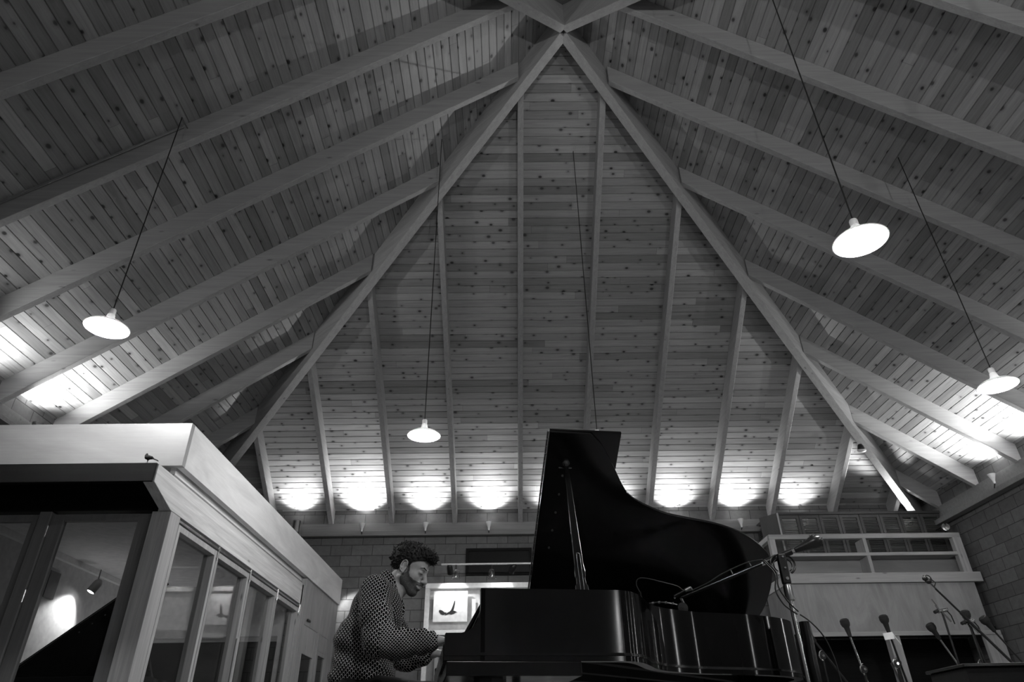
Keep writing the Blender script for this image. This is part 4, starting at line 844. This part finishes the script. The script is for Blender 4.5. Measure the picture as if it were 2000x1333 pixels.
def hand(F, w_, side, drop=.0):
    """w_: wrist; fingers point along +X onto the keys; side = +1 puts the thumb towards +Y"""
    w_ = np.array(w_); g = lambda x, y, z: w_ + np.array([x, y * side, z])
    F.cone(g(-.02, 0, 0), g(.02, 0, .002), .026, .022, k=.01)
    for y in (-.027, -.009, .010, .027): F.cone(g(.012, y * .6, .0), g(.083, y, .006), .0135, .0115, k=.012)
    F.cone(g(.015, .018, -.006), g(.045, .036, -.012), .014, .012, k=.012)
    L_ = {-.036: (.045, .036, .7), -.013: (.050, .042, .9), .010: (.052, .045, 1.0), .033: (.048, .041, .9)}
    for (y, (l1, l2, cu)), y0 in zip(L_.items(), (-.028, -.009, .010, .028)):
        a = g(.084 + (.004 if abs(y) < .02 else 0), y0, .007); b1 = a + (l1 * .62, (y - y0) * side * .6, .004); c1 = b1 + np.array([l2 * .58, (y - y0) * side * .4, -.020]); d1_ = c1 + np.array([.010, 0, -.021])
        d1_[2] = max(d1_[2], .7455)
        F.chain([a, b1, c1, d1_], [.0102, .0092, .0083, .0072], k=.004)
    a = g(.038, .036, -.012); b1 = g(.068, .060, -.022); c1 = g(.098, .064, -.040); c1[2] = max(c1[2], .747); F.chain([a, b1, c1], [.0125, .0105, .0085], k=.006)
hand(body, WR_R, 1); hand(body, WR_L, -1)
for y in (3.885, 4.115): body.chain([(-.80, y, .60), (-.40, y, .56), (-.42, y, .12)], [.085, .055, .038], k=.03)
body.build('body', 'skin', man, PO, it=2)

# hair: a cap over the skull built of small curls, open at the face and ears
def poly_sd(poly, X, Z):
    d = np.full(X.shape, 9.0); s = np.ones(X.shape); n = len(poly)
    for i in range(n):
        (x0, z0), (x1, z1) = poly[i], poly[i - 1]; ex, ez = x1 - x0, z1 - z0; wx, wz = X - x0, Z - z0; t = np.clip((wx * ex + wz * ez) / (ex * ex + ez * ez), 0, 1)
        d = np.minimum(d, (wx - ex * t) ** 2 + (wz - ez * t) ** 2); c1 = Z >= z0; c2 = Z < z1; c3 = ex * wz > ez * wx; f = (c1 & c2 & c3) | (~c1 & ~c2 & ~c3); s = np.where(f, -s, s)
    return s * np.sqrt(d)
hf = Field(H(0, 0, .04) - .17, H(0, 0, .04) + .17, .0027)
HAIR = [(.100, .066), (.082, .070), (.060, .058), (.040, .046), (.024, .036), (.018, .010), (.008, .014), (.006, .030), (-.012, .036), (-.026, .022), (-.032, -.012), (-.052, -.032), (-.085, -.040), (-.14, -.03), (-.14, .18), (.14, .18), (.13, .09)]
def cap(P):
    q = Hl(P); r = np.array([.116, .084, .096]); c = np.array([-.012, 0, .048]); qq = q - c
    k0 = np.linalg.norm(qq / r, axis=-1); k1 = np.linalg.norm(qq / r ** 2, axis=-1); e = k0 * (k0 - 1) / np.maximum(k1, 1e-6)
    r2 = np.array([.055, .062, .036]); q2 = q - np.array([.062, 0, .098]); k0 = np.linalg.norm(q2 / r2, axis=-1); k1 = np.linalg.norm(q2 / r2 ** 2, axis=-1); e2 = k0 * (k0 - 1) / np.maximum(k1, 1e-6)
    e = np.minimum(e, e2) if True else e; e = e + .0016 * wob(P, 240, 8)
    return np.maximum(e, poly_sd(HAIR, q[..., 0], q[..., 2]) + .0012 * wob(P, 180, 6, 5)) * HS
hf.op(cap, H(0, 0, .04) - .2, H(0, 0, .04) + .2, k=.0001)
for i in range(2600):
    v = rng.normal(size=3); v /= np.linalg.norm(v); q = np.array([-.012, 0, .048]) + v * np.array([.116, .084, .096]) * rng.uniform(.96, 1.015)
    if rng.random() < .3: q = np.array([.062, 0, .098]) + v * np.array([.055, .062, .036])
    if poly_sd(HAIR, np.array([q[0]]), np.array([q[2]]))[0] < -.004 and (q[2] > .02 or True):
        r_ = rng.uniform(.0028, .0052); p0 = H(*q); p1 = p0 + rng.normal(size=3) * .006; hf.cone(p0, p1, r_, r_ * .8, k=.002, m=.01)
hf.build('hair', 'hair', man, PO, it=2)
# beard: a thin layer over jaw, chin and upper lip
bf = Field(H(.04, 0, -.06) - .12, H(.04, 0, -.06) + .12, .0034); hd = Field(H(.04, 0, -.06) - .12, H(.04, 0, -.06) + .12, .0034); head(hd)
hd.cone(NB, H(-.030, 0, -.050), .062, .053, k=.03); sl, P = bf.region(bf.lo, bf.lo + bf.h * bf.n); q = Hl(P)[:hd.d.shape[0], :hd.d.shape[1], :hd.d.shape[2]]; P = P[:hd.d.shape[0], :hd.d.shape[1], :hd.d.shape[2]]
BEARD = [(.022, .018), (.026, .0), (.030, -.020), (.042, -.034), (.066, -.040), (.084, -.041), (.100, -.0415), (.125, -.0415), (.125, -.0535), (.098, -.0535), (.084, -.060), (.098, -.073), (.12, -.073), (.12, -.14), (.04, -.14), (.006, -.085), (-.004, -.055), (.008, -.03), (.014, -.015), (.015, .018)]
m = poly_sd(BEARD, q[..., 0], q[..., 2]); bf.d = np.maximum(np.maximum(hd.d - .0035 - .0005 * wob(P, 420, 8, 3), m + .0022 * wob(P, 260, 6, 9)), -(hd.d + .004)).astype(np.float32)
bf.build('beard', 'beard', man, PO, it=0)
for e in (-1, 1):
    f = Field(H(.08, e * .03, .03) - .03, H(.08, e * .03, .03) + .03, .0016); f.chain([H(.076, e * .050, .026), H(.0895, e * .036, .0335), H(.0975, e * .014, .0285)], [.0016, .0030, .0028], k=.004, m=.01); f.build('eyebrow', 'hair', man, PO)
    f = Field(H(.08, e * .03, .0) - .03, H(.08, e * .03, .0) + .03, .0014); f.chain([H(.0835, e * .0445, .0005), H(.0915, e * .033, -.0015), H(.0925, e * .020, .0)], [.0012, .0021, .0014], k=.001, m=.01); f.build('eyelash', 'hair', man, PO)

# jacket
jk = Field((-1.03, 3.56, .56), (-.36, 4.46, 1.24), .0046)
jk.ell((-.785, PY, .67), (.170, .205, .13)); jk.ell((-.772, PY, .83), (.178, .205, .17), k=.05); jk.ell((-.725, PY, 1.0), (.148, .20, .145), k=.05)
jk.cone((-.725, 3.835, 1.082), (-.725, 4.165, 1.082), .074, .074, k=.04); jk.cone((-.70, PY, 1.09), (-.672, PY, 1.150), .086, .076, k=.03)
sl_r = [(-.71, 3.81, 1.05), (-.690, 3.735, .93), (-.655, 3.70, .80), (-.535, 3.725, .79), (-.440, 3.755, .803), (-.398, 3.762, .806), (-.378, 3.764, .806)]
sl_l = [(-.71, 4.19, 1.05), (-.67, 4.28, .93), (-.62, 4.32, .80), (-.55, 4.29, .79), (-.475, 4.255, .803), (-.452, 4.25, .806)]
jk.chain(sl_r, [.086, .082, .079, .066, .058, .042, .036], k=.025); jk.chain(sl_l, [.086, .08, .076, .062, .05, .038], k=.025)
jk.ell((-.452, 3.757, .838), (.022, .03, .024), k=.012)      # puff of cloth above the cuff
nk = NB; jk.cone(nk + (.0, 0, -.03), H(-.030, 0, -.050), .064, .062, k=.004, mode='sub')
jk.cone((-.575, PY, 1.16), (-.545, PY, .92), .075, .045, k=.01, mode='sub'); jk.cone((-.60, PY, 1.24), (-.56, PY, 1.10), .10, .06, k=.01, mode='sub')
jk.cone((-.420, 3.76, .806), (-.34, 3.766, .806), .024, .028, k=.003, mode='sub'); jk.cone((-.48, 4.253, .806), (-.42, 4.24, .806), .024, .03, k=.003, mode='sub')
sl, P = jk.region(jk.lo, jk.lo + jk.h * (jk.n - 1)); P = P[:jk.d.shape[0], :jk.d.shape[1], :jk.d.shape[2]]
def seg_d(P, A):
    b = np.full(P.shape[:-1], 9.0)
    for a, c in zip(A[:-1], A[1:]): a, c = np.array(a), np.array(c); e = c - a; t = np.clip((P - a) @ e / (e @ e), 0, 1); b = np.minimum(b, np.linalg.norm(P - a - t[..., None] * e, axis=-1))
    return b
sw = np.exp(-(seg_d(P, sl_r[1:6]) / .10) ** 4)
fold = .0045 * np.sin(P[..., 0] * 115 - P[..., 2] * 60 + 2.2 * wob(P, 9, 5)) * sw + .0055 * np.sin(P[..., 2] * 62 + P[..., 0] * 38 + 2.5 * wob(P, 7, 5, 4)) * (1 - sw) * np.clip((1.02 - P[..., 2]) / .25, 0, 1) + .004 * wob(P, 26, 6, 7)
jk.d = (jk.d + fold).astype(np.float32)
def jacket_uv(V, F):
    """one projection per cloth panel: side, back, shoulder or sleeve"""
    Q = V[F]; C = Q.mean(1); N = np.cross(Q[:, 2] - Q[:, 0], Q[:, 3] - Q[:, 1]); N /= np.maximum(np.linalg.norm(N, axis=1), 1e-9)[:, None]
    N = np.stack([N[:, 0] * .8, N[:, 1], N[:, 2] * .62], 1); ax = np.abs(N).argmax(1)
    UV = np.stack([Q[..., 0], Q[..., 2] + .15 * Q[..., 0]], -1)
    m = ax == 0; UV[m] = np.stack([Q[m][..., 1], Q[m][..., 2]], -1)
    m = ax == 2; UV[m] = np.stack([Q[m][..., 0], Q[m][..., 1]], -1)
    for A in (sl_r[2:], sl_l[2:]):
        d = seg_d(C, A); on = (d < .098) & (C[:, 0] > -.64) & (C[:, 2] < .90 - (C[:, 0] + .64) * .1) & (np.abs(C[:, 1] - PY) > .13)
        a, b = np.array(A[0]), np.array(A[-1]); e = (b - a) / np.linalg.norm(b - a)
        q = Q[on] - a; al = q @ e; UV[on] = 1.25 * np.stack([q[..., 2] + .35 * q[..., 1] * np.sign(PY - a[1]) * -1, -al], -1)
    return UV.reshape(-1, 2)
jk.build('jacket', 'jacket', man, PO, it=2, uv=jacket_uv)
ts = Field((-.95, 3.8, .6), (-.48, 4.2, 1.22), .006); ts.ell((-.735, PY, 1.0), (.135, .165, .14)); ts.ell((-.755, PY, .83), (.165, .17, .17), k=.04); ts.cone((-.69, PY, 1.08), (-.672, PY, 1.115), .075, .068, k=.03)
ts.build('shirt', 'shirt', man, PO)
tr_ = Field((-1.0, 3.7, .06), (-.28, 4.3, .74), .007); tr_.ell((-.80, PY, .60), (.15, .19, .115))
for y in (3.885, 4.115): tr_.chain([(-.80, y, .585), (-.40, y, .555), (-.42, y, .13)], [.098, .07, .055], k=.03)
tr_.build('trousers', 'trousers', man, PO)
for y in (3.885, 4.115):
    f = Field((-.50, y - .07, 0), (-.10, y + .07, .18), .006); f.chain([(-.43, y, .11), (-.43, y, .055), (-.33, y, .045), (-.24, y, .035)], [.045, .046, .042, .032], k=.02); f.ell((-.33, y, -.035), (.3, .1, .04), k=.004, mode='sub'); f.build('shoe', 'shoe', man, PO)
bn = empty('piano_bench', (-.86, PY, 0), label='black padded bench under the pianist', cat='bench')
MB().box(-.18, .18, -.38, .38, .40, .475).build('cushion', 'satin', bn, bevel=.02, seg=3); MB().box(-.17, .17, -.37, .37, .33, .40).build('frame', 'ebony', bn, bevel=.004)
for x in (-.15, .15):
    for y in (-.34, .34): MB().lathe([(0, 0), (.016, 0), (.026, .33), (0, .33)], (x, y, 0), n=12).build('leg', 'ebony', bn, smooth=True)

# small bird on the booth ledge
f = Field((-.05, -.03, .0), (.12, .03, .12), .0012)
f.chain([(-.0215, 0, .078), (-.0215, 0, .066), (-.014, 0, .054), (.004, 0, .051), (.026, 0, .049), (.044, 0, .042)], [.0105, .0125, .0175, .0185, .0135, .007], k=.006, m=.015)
f.cone((-.004, 0, .046), (.001, 0, .028), .012, .005, k=.008, m=.01); f.cone((-.0215, 0, .080), (-.0195, 0, .089), .0085, .003, k=.004, m=.01)
f.build('body', 'foam', bird)
MB().prism([(.038, .046), (.060, .038), (.082, .030), (.092, .022), (.094, .017), (.084, .019), (.062, .029), (.038, .038)], -.007, .007, lambda x, z, y: (x, y, z)).build('tail', 'foam', bird, bevel=.001)
MB().tube([(-.0195, 0, .087), (-.0202, 0, .092), (-.0205, 0, .098)], [.003, .002, .0005], 8).build('beak', 'steel', bird)
for s_ in (-1, 1): MB().tube([(.001, s_ * .003, .032), (.001, s_ * .005, .012), (.001, s_ * .005, .002), (-.011, s_ * .006, .0012)], [.004, .0014, .0013, .001], 8).build('leg', 'foam', bird)
